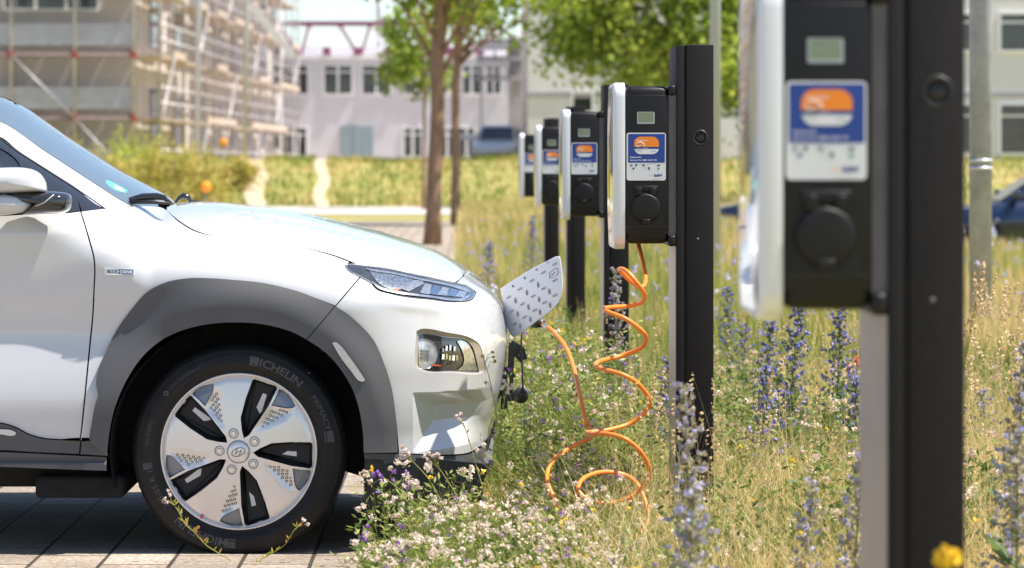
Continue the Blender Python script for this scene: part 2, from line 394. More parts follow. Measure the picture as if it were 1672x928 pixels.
def panel(name, outer, mats, parent, holes=(), ex=None, off=0.0, step=7.0, mode='both', rim=0.014, fine=None, smooth=True, sharp=False, label=None):
    """one body panel cut to an outline; mode: right, both (a second panel on the far side), whole (one mesh across the centre line)"""
    o2 = smooth_poly(outer, 4.0, sharp=sharp); h2 = [smooth_poly(h, 3.0, sharp=sharp) for h in holes]
    V, Fc = fill2d(o2, h2, step, extra=fine)
    exx = (lambda X, Z: (ex(X, Z) if ex else 0) - off)
    def lift(P, outline=False):
        X, Z = unpx(P); Y = S(X, Z, exx if (ex or off) else None)
        if outline and mode == 'whole':       # the outline meets the centre line, where the far half takes over
            c = q_of(X, Z) < 0.16; X = np.where(c, (P[:, 0] - PX0) * YC / F, X); Z = np.where(c, CZ - (P[:, 1] - PY0) * YC / F, Z); Y = np.where(c, YC, Y)
        N = Nrm(X, Z, ex)
        return np.stack([X, Y, Z], 1), N
    P3, N3 = lift(V)
    ed = np.zeros(len(V), bool)
    for lp in [o2]:
        ed |= seg_dist(V, lp) < 0.05
    if mode == 'whole': A_, B_ = lift(V[ed], True); P3[ed] = A_; N3[ed] = B_
    if mode == 'whole': Fc = Fc[~((P3[Fc][:, :, 1] > YC - 1e-4).all(1))]
    a = P3[Fc]; cr = np.cross(a[:, 1] - a[:, 0], a[:, 2] - a[:, 0]); fl = (cr * N3[Fc].mean(1)).sum(1) < 0; Fc[fl] = Fc[fl][:, ::-1]
    vs = [P3]; ns = [N3]; fs = [Fc]; k = len(P3)
    if rim:
        for lp in [o2] + h2:
            A, NA = lift(lp, lp is o2); B = A - NA * rim; n = len(A); i = np.arange(n); j = (i + 1) % n
            tang = np.roll(A, -1, 0) - np.roll(A, 1, 0); sn = np.cross(tang, NA); sn /= (np.linalg.norm(sn, axis=1, keepdims=True) + 1e-9)
            vs += [A, B]; ns += [sn, sn]
            cc_ = (A[:, 1] > YC - 1e-5) & (A[j, 1] > YC - 1e-5); i0 = i; i = i[~cc_]; j = j[~cc_]
            fs.append(np.concatenate([np.stack([k + i, k + j, k + n + j], 1), np.stack([k + i, k + n + j, k + n + i], 1)])); k += 2 * n
    Vv = np.concatenate(vs); Nn = np.concatenate(ns); Ff = np.concatenate(fs)
    def flip(V_, N_, F_): V2 = V_.copy(); V2[:, 1] = 2 * YC - V2[:, 1]; N2 = N_.copy(); N2[:, 1] *= -1; return V2, N2, F_[:, ::-1]
    res = []
    def mk(V_, N_, F_):
        o = np_mesh(name, V_, F_, mats, smooth=smooth, parent=parent)
        if len(o.data.vertices) == len(N_): o.data.normals_split_custom_set_from_vertices([tuple(x) for x in N_])
        res.append(o)
    if mode == 'whole':
        V2, N2, F2 = flip(Vv, Nn, Ff); mk(np.concatenate([Vv, V2]), np.concatenate([Nn, N2]), np.concatenate([Ff, F2 + len(Vv)]))
    else:
        mk(Vv, Nn, Ff)
        if mode == 'both': mk(*flip(Vv, Nn, Ff))
    if label: res[0]['label'] = label
    return res

CAR = empty('car', (WX, YC, 0))
tag(CAR, 'white electric car plugged in at the nose, with grey wheel arch cladding', 'car')
def car_child(o):
    o.parent = CAR; o.matrix_parent_inverse = Matrix.Translation(-CAR.location); return o
class _P: pass
def cpanel(*a, **k):
    r = panel(a[0], a[1], a[2], None, **k)
    for o in r: car_child(o)
    return r

# rows of fine sample points near the silhouettes, where the surface turns away fastest
sil = np.array([(x, y) for x, y in hood_px if x < 800] + [(823, 506), (829, 530), (832, 553), (832, 575), (829, 597), (824, 630), (817, 657), (810, 678), (805, 710), (800, 745)])
sil = smooth_poly(sil, 5.0, closed=False)
finer = []
for d in (0.4, 1.2, 3, 5.5, 9, 13):
    t = np.gradient(sil, axis=0); t /= np.linalg.norm(t, axis=1, keepdims=True); finer.append(sil + np.stack([-t[:, 1], t[:, 0]], 1) * d)
finer = np.concatenate(finer)
pitpts = np.array([(x, y) for x in np.arange(668, 812, 2.6) for y in np.arange(622, 738, 2.6)])
lippts = np.array([(x, 489 + (x - 661) * 0.152 + d) for x in np.arange(650, 805, 5) for d in (-9, -5, -2, 0, 2, 4, 7)])

arch_out = [(149, 719), (151.6, 689), (157, 660), (161.5, 643), (158.5, 628), (160, 608.5), (172, 579), (189.5, 541.6), (214, 507), (241.6, 477), (269, 462),
            (303.6, 455), (341, 454.5), (378, 457), (430, 462.5), (486, 476), (520.7, 489), (547, 499.5)]
arch_out2 = [(547, 499.5), (574.6, 519), (609.6, 555.5), (628, 596.5), (640, 637), (647, 686.5), (650, 738)]
arch_in = [(176, 741), (182, 694.6), (190.7, 660), (211.8, 613.5), (236.6, 578.8), (266.4, 554), (298.6, 539), (340.8, 529), (378, 526), (430, 529), (476, 541), (501, 553.5)]
arch_in2 = [(501, 553.5), (530, 573), (555, 600), (577, 637), (588, 672), (593, 704), (594.5, 738)]

WHITE = M['paint']
car_hl_top = [(586, 432), (602, 434.3), (639.6, 439), (687, 449.5), (729.7, 458.5), (743, 461.5)]
# fender
fender = ([(131.5, 719), (134, 703), (138.6, 660), (149, 554), (152.4, 520), (155, 466), (156, 442), (154.8, 423), (146.5, 390), (133, 346)] +
          [(152, 343.5), (173.5, 341), (198, 338.5), (216, 337.5), (240, 337), (265.5, 340)] +
          [(290, 361), (318, 378), (350, 386), (420, 393), (480, 402), (545, 418.5), (570, 428)] +
          [(564, 435), (568, 442.5), (586.5, 453), (547.5, 499)] + arch_out[::-1][1:-1] + [(148.7, 718)])
cpanel('fender', fender, WHITE, step=6.5)
# hood
sil_h = [(x, y) for x, y in hood_px if x <= 765]
hood = ([(267, 339), (277, 334)] + sil_h + [(743.5, 460.5)] + car_hl_top[::-1][1:] + [(573, 427), (546, 416.9), (480, 401.8), (420, 392.8), (350, 385.4), (319, 376.3), (292, 360)])
cpanel('hood', hood, WHITE, step=6.5, fine=finer, mode='whole')
# bumper
lampout = [(680, 541), (687, 537.4), (729.7, 543), (767.6, 551.6), (782, 562), (789, 581), (794, 605), (789, 610), (740, 609), (692, 607), (680, 600), (677.8, 588)]
lampin = [(683, 547), (690, 546), (729.7, 551.6), (760.5, 556), (771, 567), (778, 590), (782, 608.5), (740, 607), (694, 605.5), (683, 599), (682, 588)]
bumper = ([(745.5, 462.5), (766.8, 442)] + [(x, y) for x, y in hood_px if 766 < x < 800] + [(804, 466), (814, 474.5), (821.5, 487), (826, 506), (830, 530), (833, 553), (833, 575), (830, 597), (825, 630), (818, 657), (811, 676)] +
          [(799, 712), (783, 729), (765, 739), (740, 742), (652, 740)] + arch_out2[::-1][1:] + [(549, 500), (588.5, 454), (606, 464), (618, 471), (640, 478), (682, 484), (725, 491), (758, 493.5), (772, 489), (778.5, 477), (761, 465.5)])
cpanel('bumper', bumper, WHITE, holes=[lampout], step=5.5, fine=np.concatenate([finer, pitpts, lippts]), mode='whole')
# door
doorp = [(129.8, 718.6), (95, 717), (72, 715), (49, 709), (23, 696), (0, 690), W(-1.7, 0.40), W(-2.2, 0.40), W(-2.32, 0.42), W(-2.32, 1.03), (W(-2.32, 1.03)[0] + 200, 356), (0, 353), (60, 350), (112, 348.5), (130.8, 346)] + \
        [(144, 390), (152.4, 423), (153.7, 442), (152.7, 466), (150, 520), (146.5, 554), (136.2, 660), (131.8, 703)]
cpanel('front_door', doorp, WHITE, step=9)
rdoor = [W(-2.33, 0.42), W(-2.9, 0.42), W(-2.94, 0.6), W(-3.1, 0.74), W(-3.3, 0.80), W(-3.3, 1.06), W(-2.33, 1.03)]
cpanel('rear_door', rdoor, WHITE, step=14)
AR = lambda a0, a1, r, n=12: [W(-3.315 + r * math.cos(a0 + (a1 - a0) * i / n), 0.325 + r * math.sin(a0 + (a1 - a0) * i / n)) for i in range(n + 1)]
quarter = [W(-3.305, 0.80)] + [W(-3.305, 1.06), W(-3.5, 1.08), W(-3.7, 1.14), W(-3.86, 1.10), W(-3.99, 1.03), W(-4.04, 0.9), W(-4.04, 0.45), W(-3.84, 0.42)] + AR(0.35 + math.pi / 2 + 0.8, math.pi / 2 + 0.05, 0.50, 8)
cpanel('rear_quarter', quarter, WHITE, step=14, mode='whole')
# cladding
def rw(X, Z): return np.hypot(X - WX, Z - WZ)
def exc(X, Z):
    r = rw(X, Z); return -(0.006 + 0.022 * (1 - sstep(0.452, 0.56, r)))
def excr(X, Z): return -(0.006 + 0.02 * (1 - sstep(0.452, 0.56, np.hypot(X + 3.315, Z - 0.325))))
cpanel('wheel_arch_trim', arch_out + arch_in[::-1], M['clad'], ex=exc, step=5)
cpanel('wheel_arch_trim', [(548.2, 500.3)] + arch_out2[1:] + [(594.5, 738.5)] + arch_in2[::-1][1:] + [(502.5, 554)], M['clad'], ex=exc, step=5)
ra = AR(-0.1, math.pi + 0.35, 0.50, 26) + AR(math.pi + 0.35, -0.1, 0.385, 22)
cpanel('wheel_arch_trim', ra, M['clad'], ex=excr, step=9)
cr = lambda X, Z: -0.010 + 0.010 * sstep(-0.004, 0.004, (CZ - (721 - PY0) * 9.9 / F) - Z)
cpanel('door_trim', [(128.8, 741), (131.2, 720), (95, 718.5), (72, 716.5), (49, 710.5), (23, 697.5), (0, 691.5), W(-1.7, 0.397), W(-2.9, 0.397), W(-2.93, 0.315), (0, 735), (60, 738.5)], M['clad'], ex=cr, step=8)
cpanel('fender_trim', [(131.3, 742), (133.2, 720.5), (149, 720.5), (176, 742.5), (175.5, 744.5)], M['clad'], ex=cr, step=7)
cpanel('trim_insert', [W(-1.62, 0.395), (0, 700.4), (23, 703), (28, 707), (24.5, 710.5), (0, 708.5), W(-1.62, 0.375)], M['silver'], off=0.016, step=6)
sl = lambda X, Z: -0.004 + 0.012 * (sstep(-0.003, 0.003, (CZ - (748 - PY0) * 9.9 / F) - Z)) - 0.018 * (sstep(-0.003, 0.003, (CZ - (756 - PY0) * 9.9 / F) - Z)) 
cpanel('sill', [(174.5, 768.5), (173.5, 746.5), (128, 744.5), (60, 741), (0, 738.5), W(-2.9, 0.312), W(-2.9, 0.25), (0, 762), (90, 765.5)], M['clad'], ex=sl, step=5)
# reflector in the arch trim
cpanel('reflector', [(543, 559), (549, 558), (556, 563), (569, 579), (582, 597), (597, 619.5), (594, 622), (588, 621.5), (573, 604), (557, 583)], mat('reflector', (0.55, 0.55, 0.58), 0.25, 0.2, 1.0, var=0.25, vscale=300), off=0.032, step=4)
# lower lip of the bumper and dark apron
cpanel('bumper_lip', [(595, 740), (650, 741), (740, 744), (766, 741), (785, 731), (801, 713), (811, 680), (815, 678), (812, 700), (806, 722), (801, 748), (786, 753), (740, 755.5), (650, 751), (595, 749)],
       M['clad'], off=0.012, step=5, fine=finer, mode='whole')
cpanel('apron', [(595, 750), (650, 752.5), (740, 757), (786, 755), (800, 750), (799, 770), (780, 782), (740, 792), (594.5, 792)], M['clad_dark'], off=-0.012, step=6, mode='whole')
# upper lamp (daytime light)
hl = [(563.7, 434), (571, 432), (601.7, 434.7), (639.6, 440), (687, 450.5), (729.7, 459.5), (760.5, 467), (776, 477), (771, 486.4), (758, 491), (725, 488.8), (682, 482), (639.6, 475.7), (618, 468.6), (606, 461.5), (587, 451), (568.5, 441)]
hl_o = cpanel('headlight', hl, M['lampdark'], off=0.003, step=5)[0]
def sub(name, poly, m, parent, off, step=4, **k):
    r = panel(name, poly, m, None, off=off, step=step, mode='right', **k)
    for o in r: o.parent = parent; o.matrix_parent_inverse = parent.matrix_parent_inverse @ Matrix.Identity(4) if False else Matrix.Identity(4)
    return r
def chrome_rim(name, poly, parent, r=0.0022, off=0.004, m=None, closed=True):
    q = smooth_poly(poly, 4.0, closed=closed); X, Z = unpx(q); Y = S(X, Z) - off; pts = [Vector(p) for p in zip(X, Y, Z)]
    if closed: pts = pts + pts[:2]
    b = MB(); b.tube(pts, r, 6); o = b.build(name, m or M['chrome']); o.parent = parent; return o
chrome_rim('lamp_rim', hl, hl_o, 0.0026, 0.003, M['lens'])
sub('reflector_bowl', [(602, 441), (640, 447), (676, 455), (660, 471), (638, 472), (618, 462)], mat('bowl', (0.5, 0.52, 0.55), 0.2, 0.9, 0.5, var=0.7, vscale=120), hl_o, 0.006)
sub('lamp_bar', [(655, 471), (676, 457), (690, 458.5), (693, 463), (668, 476)], M['lens'], hl_o, 0.009, sharp=True)
for i in range(5):
    x0 = 694 + i * 14.2; y0 = 462.5 + i * 2.9
    sub('led_block', [(x0, y0), (x0 + 11, y0 + 2.5), (x0 + 7, y0 + 18.5 - i * 1.8), (x0 - 8, y0 + 15.5 - i * 1.4)], M['chrome'] if i % 2 else M['lens'], hl_o, 0.008, sharp=True)
sub('lamp_strip', [(596, 437.5), (640, 444), (690, 455), (735, 464), (766, 474), (768, 478), (735, 467.5), (690, 458), (640, 447), (600, 440)], M['lens'], hl_o, 0.010)
sub('lamp_strip', [(606, 458), (622, 468), (642, 473.5), (700, 482), (752, 487), (766, 481), (769, 483), (756, 490), (700, 485.5), (640, 477), (617, 470)], M['lens'], hl_o, 0.010)
sub('amber_spot', [(644, 470.8), (651, 472), (650, 475), (643, 474)], M['amber'], hl_o, 0.012, step=2)
# main lamp: bezel sunk behind the hole, glass at the back of it
def ring(name, A2, B2, offA, offB, m, parent, n=90):
    def res(P):
        q = smooth_poly(P, 2.0); d = np.r_[0, np.cumsum(np.hypot(*np.diff(np.vstack([q, q[:1]]), axis=0).T))]; t = np.linspace(0, d[-1], n, endpoint=False)
        qq = np.vstack([q, q[:1]]); return np.stack([np.interp(t, d, qq[:, 0]), np.interp(t, d, qq[:, 1])], 1)
    a = res(A2); b = res(B2); vs = []
    for P, of in ((a, offA), (b, offB)):
        X, Z = unpx(P); Y = S(X, Z) - of; vs += list(zip(X, Y, Z))
    bb = MB(); bb.add(vs, [(i, (i + 1) % n, n + (i + 1) % n, n + i) for i in range(n)], 0, True)
    o = bb.build(name, m); o.parent = parent; return o
lamp = cpanel('headlight', lampin, M['lampdark'], off=-0.022, step=5, rim=0)[0]
ring('bezel', lampout, lampin, -0.002, -0.018, mat('lamp_bezel', (0.5, 0.44, 0.38), 0.3, 0.3, 0.3), lamp)
chrome_rim('lamp_rim', lampin, lamp, 0.0016, -0.016)
sub('inner_lens', [(683, 556), (693, 554), (703, 557), (711, 567), (713.5, 580), (710, 593), (700, 602), (684, 603)], mat('inner_lens', (0.5, 0.52, 0.56), 0.2, 0.5, 1.0, var=0.35, vscale=45), lamp, -0.016)
for k in range(3): sub('lens_rib', [(688, 572 + k * 6), (701, 572.5 + k * 6), (701, 575 + k * 6), (688, 574.5 + k * 6)], M['wheelgrey'], lamp, -0.012, step=2)
chrome_rim('lens_edge', [(683, 556), (693, 554), (703, 557), (711, 567), (713.5, 580), (710, 593), (700, 602), (684, 603)], lamp, 0.0011, -0.014, closed=False)
sub('lamp_cover', [(752, 556.5), (762, 560), (770, 571), (776, 590), (779.5, 606), (746, 605.5), (755, 598), (758, 588), (754, 572), (746, 558)], M['lens'], lamp, -0.016)
for k, (x, y, w_, h_) in enumerate([(722, 583, 4, 9), (728, 583, 3, 9), (733, 585, 4, 8), (739, 585, 4, 9), (745, 585, 3, 8), (722, 572, 3, 6), (728, 569, 3, 8), (734, 568, 3, 9), (741, 570, 3, 8)]):
    sub('led_module', [(x, y - h_ / 2), (x + w_, y - h_ / 2 + .5), (x + w_ * .9, y + h_ / 2), (x - .4, y + h_ / 2)], M['chrome'] if k % 3 else M['white'], lamp, -0.012, step=2)
sub('amber_spot', [(706, 595.5), (720, 597), (720, 598.6), (706, 597.5)], M['amber'], lamp, -0.012, step=2)
# far-side lamps get their parts by the same outlines through symmetry of the outer panels only

# greenhouse
wind = [(0, 198), (73, 246), (146.6, 294), (198, 327), (216, 337), (240, 337), (270, 336), (288, 332.5), (256.5, 313), (183, 274), (110, 228), (47.6, 186), (0, 157), W(-1.74, 1.49), W(-1.80, 1.45), W(-1.62, 1.40)]
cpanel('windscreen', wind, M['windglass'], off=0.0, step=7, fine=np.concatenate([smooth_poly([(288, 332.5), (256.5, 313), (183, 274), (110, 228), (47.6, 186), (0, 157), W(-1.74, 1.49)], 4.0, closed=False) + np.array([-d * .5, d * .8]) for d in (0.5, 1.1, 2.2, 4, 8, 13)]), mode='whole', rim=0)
pil = [(0, 199), (73, 247), (146.6, 295), (198, 328), (214, 337), (197, 338), (172, 340.5), (117, 302.5), (29, 245.5), (0, 223.5), W(-1.75, 1.43), W(-2.2, 1.49), W(-2.7, 1.50), W(-3.2, 1.47), W(-3.55, 1.36), W(-3.72, 1.20), W(-3.60, 1.17), W(-3.45, 1.30), W(-3.2, 1.41), W(-2.7, 1.452), W(-2.2, 1.44), W(-1.8, 1.385)]
pil = [(0, 199), (73, 247), (146.6, 295), (198, 328), (214, 337), (197, 338), (172, 340.5), (117, 302.5), (29, 245.5), (0, 223.5), W(-1.62, 1.295), W(-1.85, 1.39), W(-2.2, 1.44), W(-2.7, 1.452), W(-3.2, 1.41), W(-3.45, 1.30), W(-3.60, 1.17), W(-3.72, 1.18), W(-3.58, 1.34), W(-3.25, 1.45), W(-2.7, 1.50), W(-2.2, 1.49), W(-1.85, 1.46), W(-1.62, 1.385)]
cpanel('roof_pillar', pil, WHITE, step=9)
roof = [W(-1.76, 1.47), W(-1.86, 1.47), W(-2.2, 1.50), W(-2.7, 1.51), W(-3.25, 1.46), W(-3.5, 1.40), W(-3.55, 1.46), W(-3.4, 1.52), W(-2.7, 1.575), W(-2.2, 1.565), W(-1.9, 1.53)]
cpanel('roof', roof, WHITE, step=11, mode='whole', rim=0, fine=np.array([W(x, 1.50 + d) for x in np.arange(-3.4, -1.8, 0.03) for d in (0.02, 0.035, 0.045)]))
sidetrim = [(118, 303.5), (29, 247.5), (0, 226), W(-1.62, 1.29), W(-1.85, 1.385), W(-2.2, 1.435), W(-2.7, 1.447), W(-3.2, 1.405), W(-3.45, 1.295), W(-3.6, 1.165), W(-3.5, 1.085), W(-3.1, 1.06), W(-2.3, 1.035), (-60, 353.5), (60, 349), (113, 347), (131, 344.5)]
swin = [(-5, 240), (29, 264), (33, 275), (30, 300), (10, 340), (-60, 345), W(-2.3, 1.06), W(-3.0, 1.085), W(-3.3, 1.09), W(-3.42, 1.15), W(-3.3, 1.27), W(-3.1, 1.35), W(-2.7, 1.40), W(-2.2, 1.395), W(-1.85, 1.345)]
cpanel('window_trim', sidetrim, M['gloss'], holes=[swin], off=-0.003, step=9)
cpanel('side_window', swin, M['glass'], off=-0.010, step=12, rim=0)
cpanel('corner_trim', [(119.5, 304.8), (172, 341.3), (133.5, 344.8)], M['gloss'], off=-0.003, step=5)
cpanel('pillar_seal', [(0, 224.2), (29, 246), (119, 303), (173, 340.6), (171, 341.4), (118, 304.6), (29, 248), (0, 226.2)], M['black'], off=0.002, step=4, sharp=True)
# registration sticker inside the windscreen
cpanel('windscreen_sticker', [(173, 294), (182, 297), (208, 311), (206, 315), (190, 311), (174, 299)], M['stickgreen'], off=0.001, step=3, mode='right', rim=0)
cpanel('windscreen_sticker', [(186, 302), (203, 309.5), (202, 313), (187, 306)], M['white'], off=0.003, step=3, mode='right', rim=0)
# cowl + wipers
b = MB(); b.tube([at(211, 327, 10.25), at(232, 323, 10.25), at(256, 321.5, 10.25), at(268, 323.5, 10.24), at(281, 333, 10.22)], [0.009, 0.014, 0.013, 0.010, 0.004], 8)
car_child(b.build('wiper_arm', M['gloss']))
b = MB(); b.tube([at(214, 330.5, 10.23), at(245, 330, 10.23), at(279, 332.5, 10.22)], [0.006, 0.008, 0.004], 6); b.tube([at(240, 322, 10.26), at(262, 318.5, 10.28), at(272, 322, 10.27)], 0.003, 6)
car_child(b.build('wiper_blade', M['black']))
b = MB(); b.tube([at(286, 331, 10.85), at(292, 324, 10.85), at(299, 320, 10.85), at(307, 322, 10.85), at(312, 329, 10.85), at(330, 330, 10.85)], [0.004, 0.007, 0.010, 0.010, 0.006, 0.002], 8)
car_child(b.build('wiper_arm', M['gloss']))
b = MB(); b.box(-1.14, -1.03, 10.40, 11.2, 0.98, 1.03, 0, 0.01); car_child(b.build('cowl', M['black']))

# badge
b = MB(); X0, Z0 = unpx([(171, 443), (219.5, 444)]); 
def on_side(px, py, off=0.0):
    X, Z = unpx([(px, py)]); return Vector((X[0], S(X, Z)[0] - off, Z[0]))
def badge_pt(u, v, off):     # u 0..1 across, v 0..1 up
    return on_side(171 + 48.5 * u + 1.2 * v * 0, 448.3 + 1.0 * u - 9.6 * v, off)
b.add([badge_pt(0, 0, .003), badge_pt(1, 0, .003), badge_pt(1.0, 1, .003), badge_pt(0.0, 1, .003), badge_pt(0, 0, -.002), badge_pt(1, 0, -.002), badge_pt(1, 1, -.002), badge_pt(0, 1, -.002)], [(0, 1, 2, 3), (0, 4, 5, 1), (1, 5, 6, 2), (2, 6, 7, 3), (3, 7, 4, 0)], 1)
b.add([badge_pt(.06, .12, .0036), badge_pt(.46, .12, .0036), badge_pt(.46, .88, .0036), badge_pt(.06, .88, .0036)], [(0, 1, 2, 3)], 2)
b.add([badge_pt(.46, .1, .0038), badge_pt(.97, .1, .0038), badge_pt(.97, .9, .0038), badge_pt(.46, .9, .0038)], [(0, 1, 2, 3)], 0)
for s, u0, wu, mi in (('BLUE', .09, .34, 0), ('DRIVE', .52, .42, 1)):
    vs, fs = text_geo(s, 1.0, 0.02); mxx = max(v[0] for v in vs); mxy = max(v[1] for v in vs)
    b.add([badge_pt(u0 + wu * v[0] / mxx, 0.24 + 0.52 * v[1] / mxy, .0046) for v in vs], fs, mi)
b.add([badge_pt(.455, .45, .0046), badge_pt(.50, .45, .0046), badge_pt(.50, .58, .0046), badge_pt(.455, .58, .0046)], [(0, 1, 2, 3)], 1)
car_child(b.build('badge', [M['badge'], M['white'], M['silver']]))
# small washer marks on the nose, tow cover outline
for (x, y) in ((801, 516), (805, 515.6), (809, 515)):
    pass

# mirror
def blob(prof, D0, thick, mi, mb, n=20):
    """rounded housing: side outline in pixels at depth D0, bulging thick metres to both sides"""
    q = smooth_poly(prof, 5.0); c = q.mean(0); rings = []
    for k in range(9):
        a = -math.pi / 2 + math.pi * k / 8; sc = max(0.02, math.cos(a)) ** 0.55; y = D0 + thick * math.sin(a)
        rings.append([at(c[0] + (p[0] - c[0]) * sc, c[1] + (p[1] - c[1]) * sc, y) for p in q])
    m_ = len(q); vs = [p for r_ in rings for p in r_]; fs = []
    for k in range(8):
        for i in range(m_): fs.append((k * m_ + i, k * m_ + (i + 1) % m_, (k + 1) * m_ + (i + 1) % m_, (k + 1) * m_ + i))
    fs.append(tuple(range(m_ - 1, -1, -1))); fs.append(tuple(8 * m_ + i for i in range(m_)))
    mb.add(vs, fs, mi, True)
def mirrored(o):
    me = o.data.copy(); c = bpy.data.objects.new(o.name.split('.')[0], me); COL.objects.link(c)
    for v in me.vertices: v.co.y = 2 * YC - v.co.y
    me.flip_normals(); car_child(c); return c
b = MB(); blob([(-62, 290), (-40, 277), (0, 273.5), (48, 275.5), (66, 284), (75, 298), (78, 314), (40, 316), (-58, 318)], 9.80, 0.085, 0, b); mo = fixn(b.build('mirror_cap', M['paint'])); mirrored(car_child(mo))
b = MB(); blob([(-55, 318), (40, 322), (57, 333), (52, 341), (24, 349), (-10, 352), (-50, 345)], 9.80, 0.08, 0, b); mo = fixn(b.build('mirror_underside', M['paint'])); mirrored(car_child(mo))
b = MB(); blob([(8, 327), (10, 314.5), (16, 312.5), (60, 313), (88, 312.5), (115, 318.5), (117.5, 324), (117, 338), (110, 345), (70, 349), (37, 351), (57, 336), (30, 331)], 9.82, 0.09, 0, b)
mo = fixn(b.build('mirror_base', M['gloss'])); mirrored(car_child(mo))
b = MB(); b.tube([at(57, 337, 9.725), at(72, 331.5, 9.722), at(88, 318, 9.722)], 0.0015, 5); car_child(b.build('mirror_seam', M['silver']))

# underbody, inner shell, wheel housings
b = MB(); b.box(-3.75, -1.15, 10.08, 11.52, 0.19, 0.62, 0, 0.03); b.box(-1.2, -0.30, 10.22, 11.38, 0.24, 0.80, 0, 0.03); b.box(-2.75, -1.22, 9.96, 11.64, 0.26, 0.70, 0, 0.02)
b.box(-0.36, -0.22, 10.25, 11.35, 0.22, 0.40, 0, 0.03)
b.box(-1.36, -1.08, 9.99, 11.6, 0.165, 0.235, 0, 0.015)
car_child(b.build('underbody', M['liner']))
for cx, a0, a1 in ((WX, -0.30, math.pi + 0.30), (-3.315, -0.2, math.pi + 0.2)):
    for (ya, yb) in ((9.945, 10.30), (11.30, 11.655)):
        b = MB(); n = 28; vs = []
        for i in range(n + 1):
            a = a0 + (a1 - a0) * i / n; rr = 0.405
            for y in (ya, yb): vs.append((cx + rr * math.cos(a), y, WZ + rr * math.sin(a)))
        b.add(vs, [(2 * i, 2 * i + 1, 2 * i + 3, 2 * i + 2) for i in range(n)], 0, True)
        yy = yb if ya < YC else ya
        b.add([(cx, yy, WZ)] + [(cx + 0.405 * math.cos(a0 + (a1 - a0) * i / n), yy, WZ + 0.405 * math.sin(a0 + (a1 - a0) * i / n)) for i in range(n + 1)], [(0, i + 1, i + 2) for i in range(n)], 0); car_child(b.build('wheel_housing', M['liner']))
b = MB(); b.poly([((x - PX0) * 9.96 / F, CZ - (y - PY0) * 9.96 / F) for x, y in [(594, 745), (594, 828), (640, 827), (780, 812), (800, 760), (700, 750)]], 9.99, 10.02, 0, True, True)
b.box(-0.30, 0.05, 10.1, 11.5, 0.14, 0.26, 0, 0.02); car_child(b.build('splash_guard', M['black']))
# cabin
b = MB(); b.box(-1.75, -1.28, 10.15, 11.45, 0.75, 0.98, 0, 0.04); car_child(b.build('dashboard', M['seat']))
for y in (10.22, 10.98):
    b = MB(); b.box(-2.6, -2.1, y, y + 0.5, 0.55, 0.75, 0, 0.05); b.box(-2.75, -2.55, y, y + 0.5, 0.6, 1.2, 0, 0.06); b.box(-2.74, -2.62, y + .12, y + .38, 1.2, 1.38, 0, 0.04); car_child(b.build('seat', M['seat']))
b = MB(); b.lathe([(0.17, 0.0), (0.185, 0.012), (0.20, 0.0), (0.185, -0.012)], 'x', (-1.85, 11.2, 0.98), 24, close=True); car_child(b.build('steering_wheel', M['black']))

# nose: charging port with open flap, connector, black frame and hanging cap
b = MB(); fl2 = [(816.7, 471.7), (866, 440.5), (894, 426), (908, 419), (914, 418.5), (915.5, 424), (916, 487), (907, 501), (879, 523), (847, 546.5), (838, 550.5), (834, 547)]
def flp(x, y, o=0.0): D = 10.66 - (x - 817) * 0.0016; return at(x, y, D - o)
q = smooth_poly(fl2, 5.0); n = len(q); A = [flp(x, y) for x, y in q]; B = [flp(x, y, -0.014) for x, y in q]
cc = q.mean(0); A2 = [flp(cc[0] + (x - cc[0]) * .975, cc[1] + (y - cc[1]) * .975, 0.004) for x, y in q]
b.add(A + B + A2, [tuple(range(2 * n, 3 * n)), tuple(range(2 * n - 1, n - 1, -1))] + [(i, (i + 1) % n, n + (i + 1) % n, n + i) for i in range(n)] + [(2 * n + i, 2 * n + (i + 1) % n, (i + 1) % n, i) for i in range(n)], 0)
flap = car_child(fixn(b.build('charging_flap', mat('flap_plastic', (0.60, 0.62, 0.68), 0.38, 0.1, 0.3))))
def oval(b, zx, zy, ang, L=34, wd=13, mi=0):
    x, y = 640 + zx / 4.64, 420 + zy / 4.64; L = L / 4.64; wd = wd / 4.64; vs = []; m_ = 14
    for s_, o in ((1.0, 0.0045), (0.86, 0.0085), (0.66, 0.0085), (0.5, 0.0055)):
        for k in range(m_):
            a = 2 * math.pi * k / m_; u, v = math.cos(a) * L / 2 * s_, math.sin(a) * wd / 2 * s_
            vs.append(flp(x + u * math.cos(ang) - v * math.sin(ang), y + u * math.sin(ang) + v * math.cos(ang), o))
    b.add(vs, [(r_ * m_ + k, r_ * m_ + (k + 1) % m_, (r_ + 1) * m_ + (k + 1) % m_, (r_ + 1) * m_ + k) for r_ in range(3) for k in range(m_)] + [tuple(3 * m_ + k for k in range(m_))], mi, True)
b = MB()
for zx, zy in ((880, 305), (965, 243), (1055, 180), (1143, 118), (1228, 55), (900, 410), (985, 355), (1065, 297), (1145, 238), (1230, 177), (1000, 455), (1077, 403), (1152, 345), (1230, 290)): oval(b, zx, zy, -0.6, 42, 15)
for zx, zy in ((932, 330), (1018, 270), (1103, 212), (948, 432), (1030, 380), (1110, 322), (1188, 262), (968, 525), (1045, 472), (1117, 418), (1193, 365)): oval(b, zx, zy, 1.45, 46, 13)
for zx, zy in ((912, 222), (1002, 160), (1092, 95), (1175, 38)): oval(b, zx, zy, 1.3, 22, 9)
oval(b, 925, 508, -0.6, 44, 15)
o = b.build('embossing', mat('emboss_plastic', (0.46, 0.48, 0.55), 0.4)); o.parent = flap
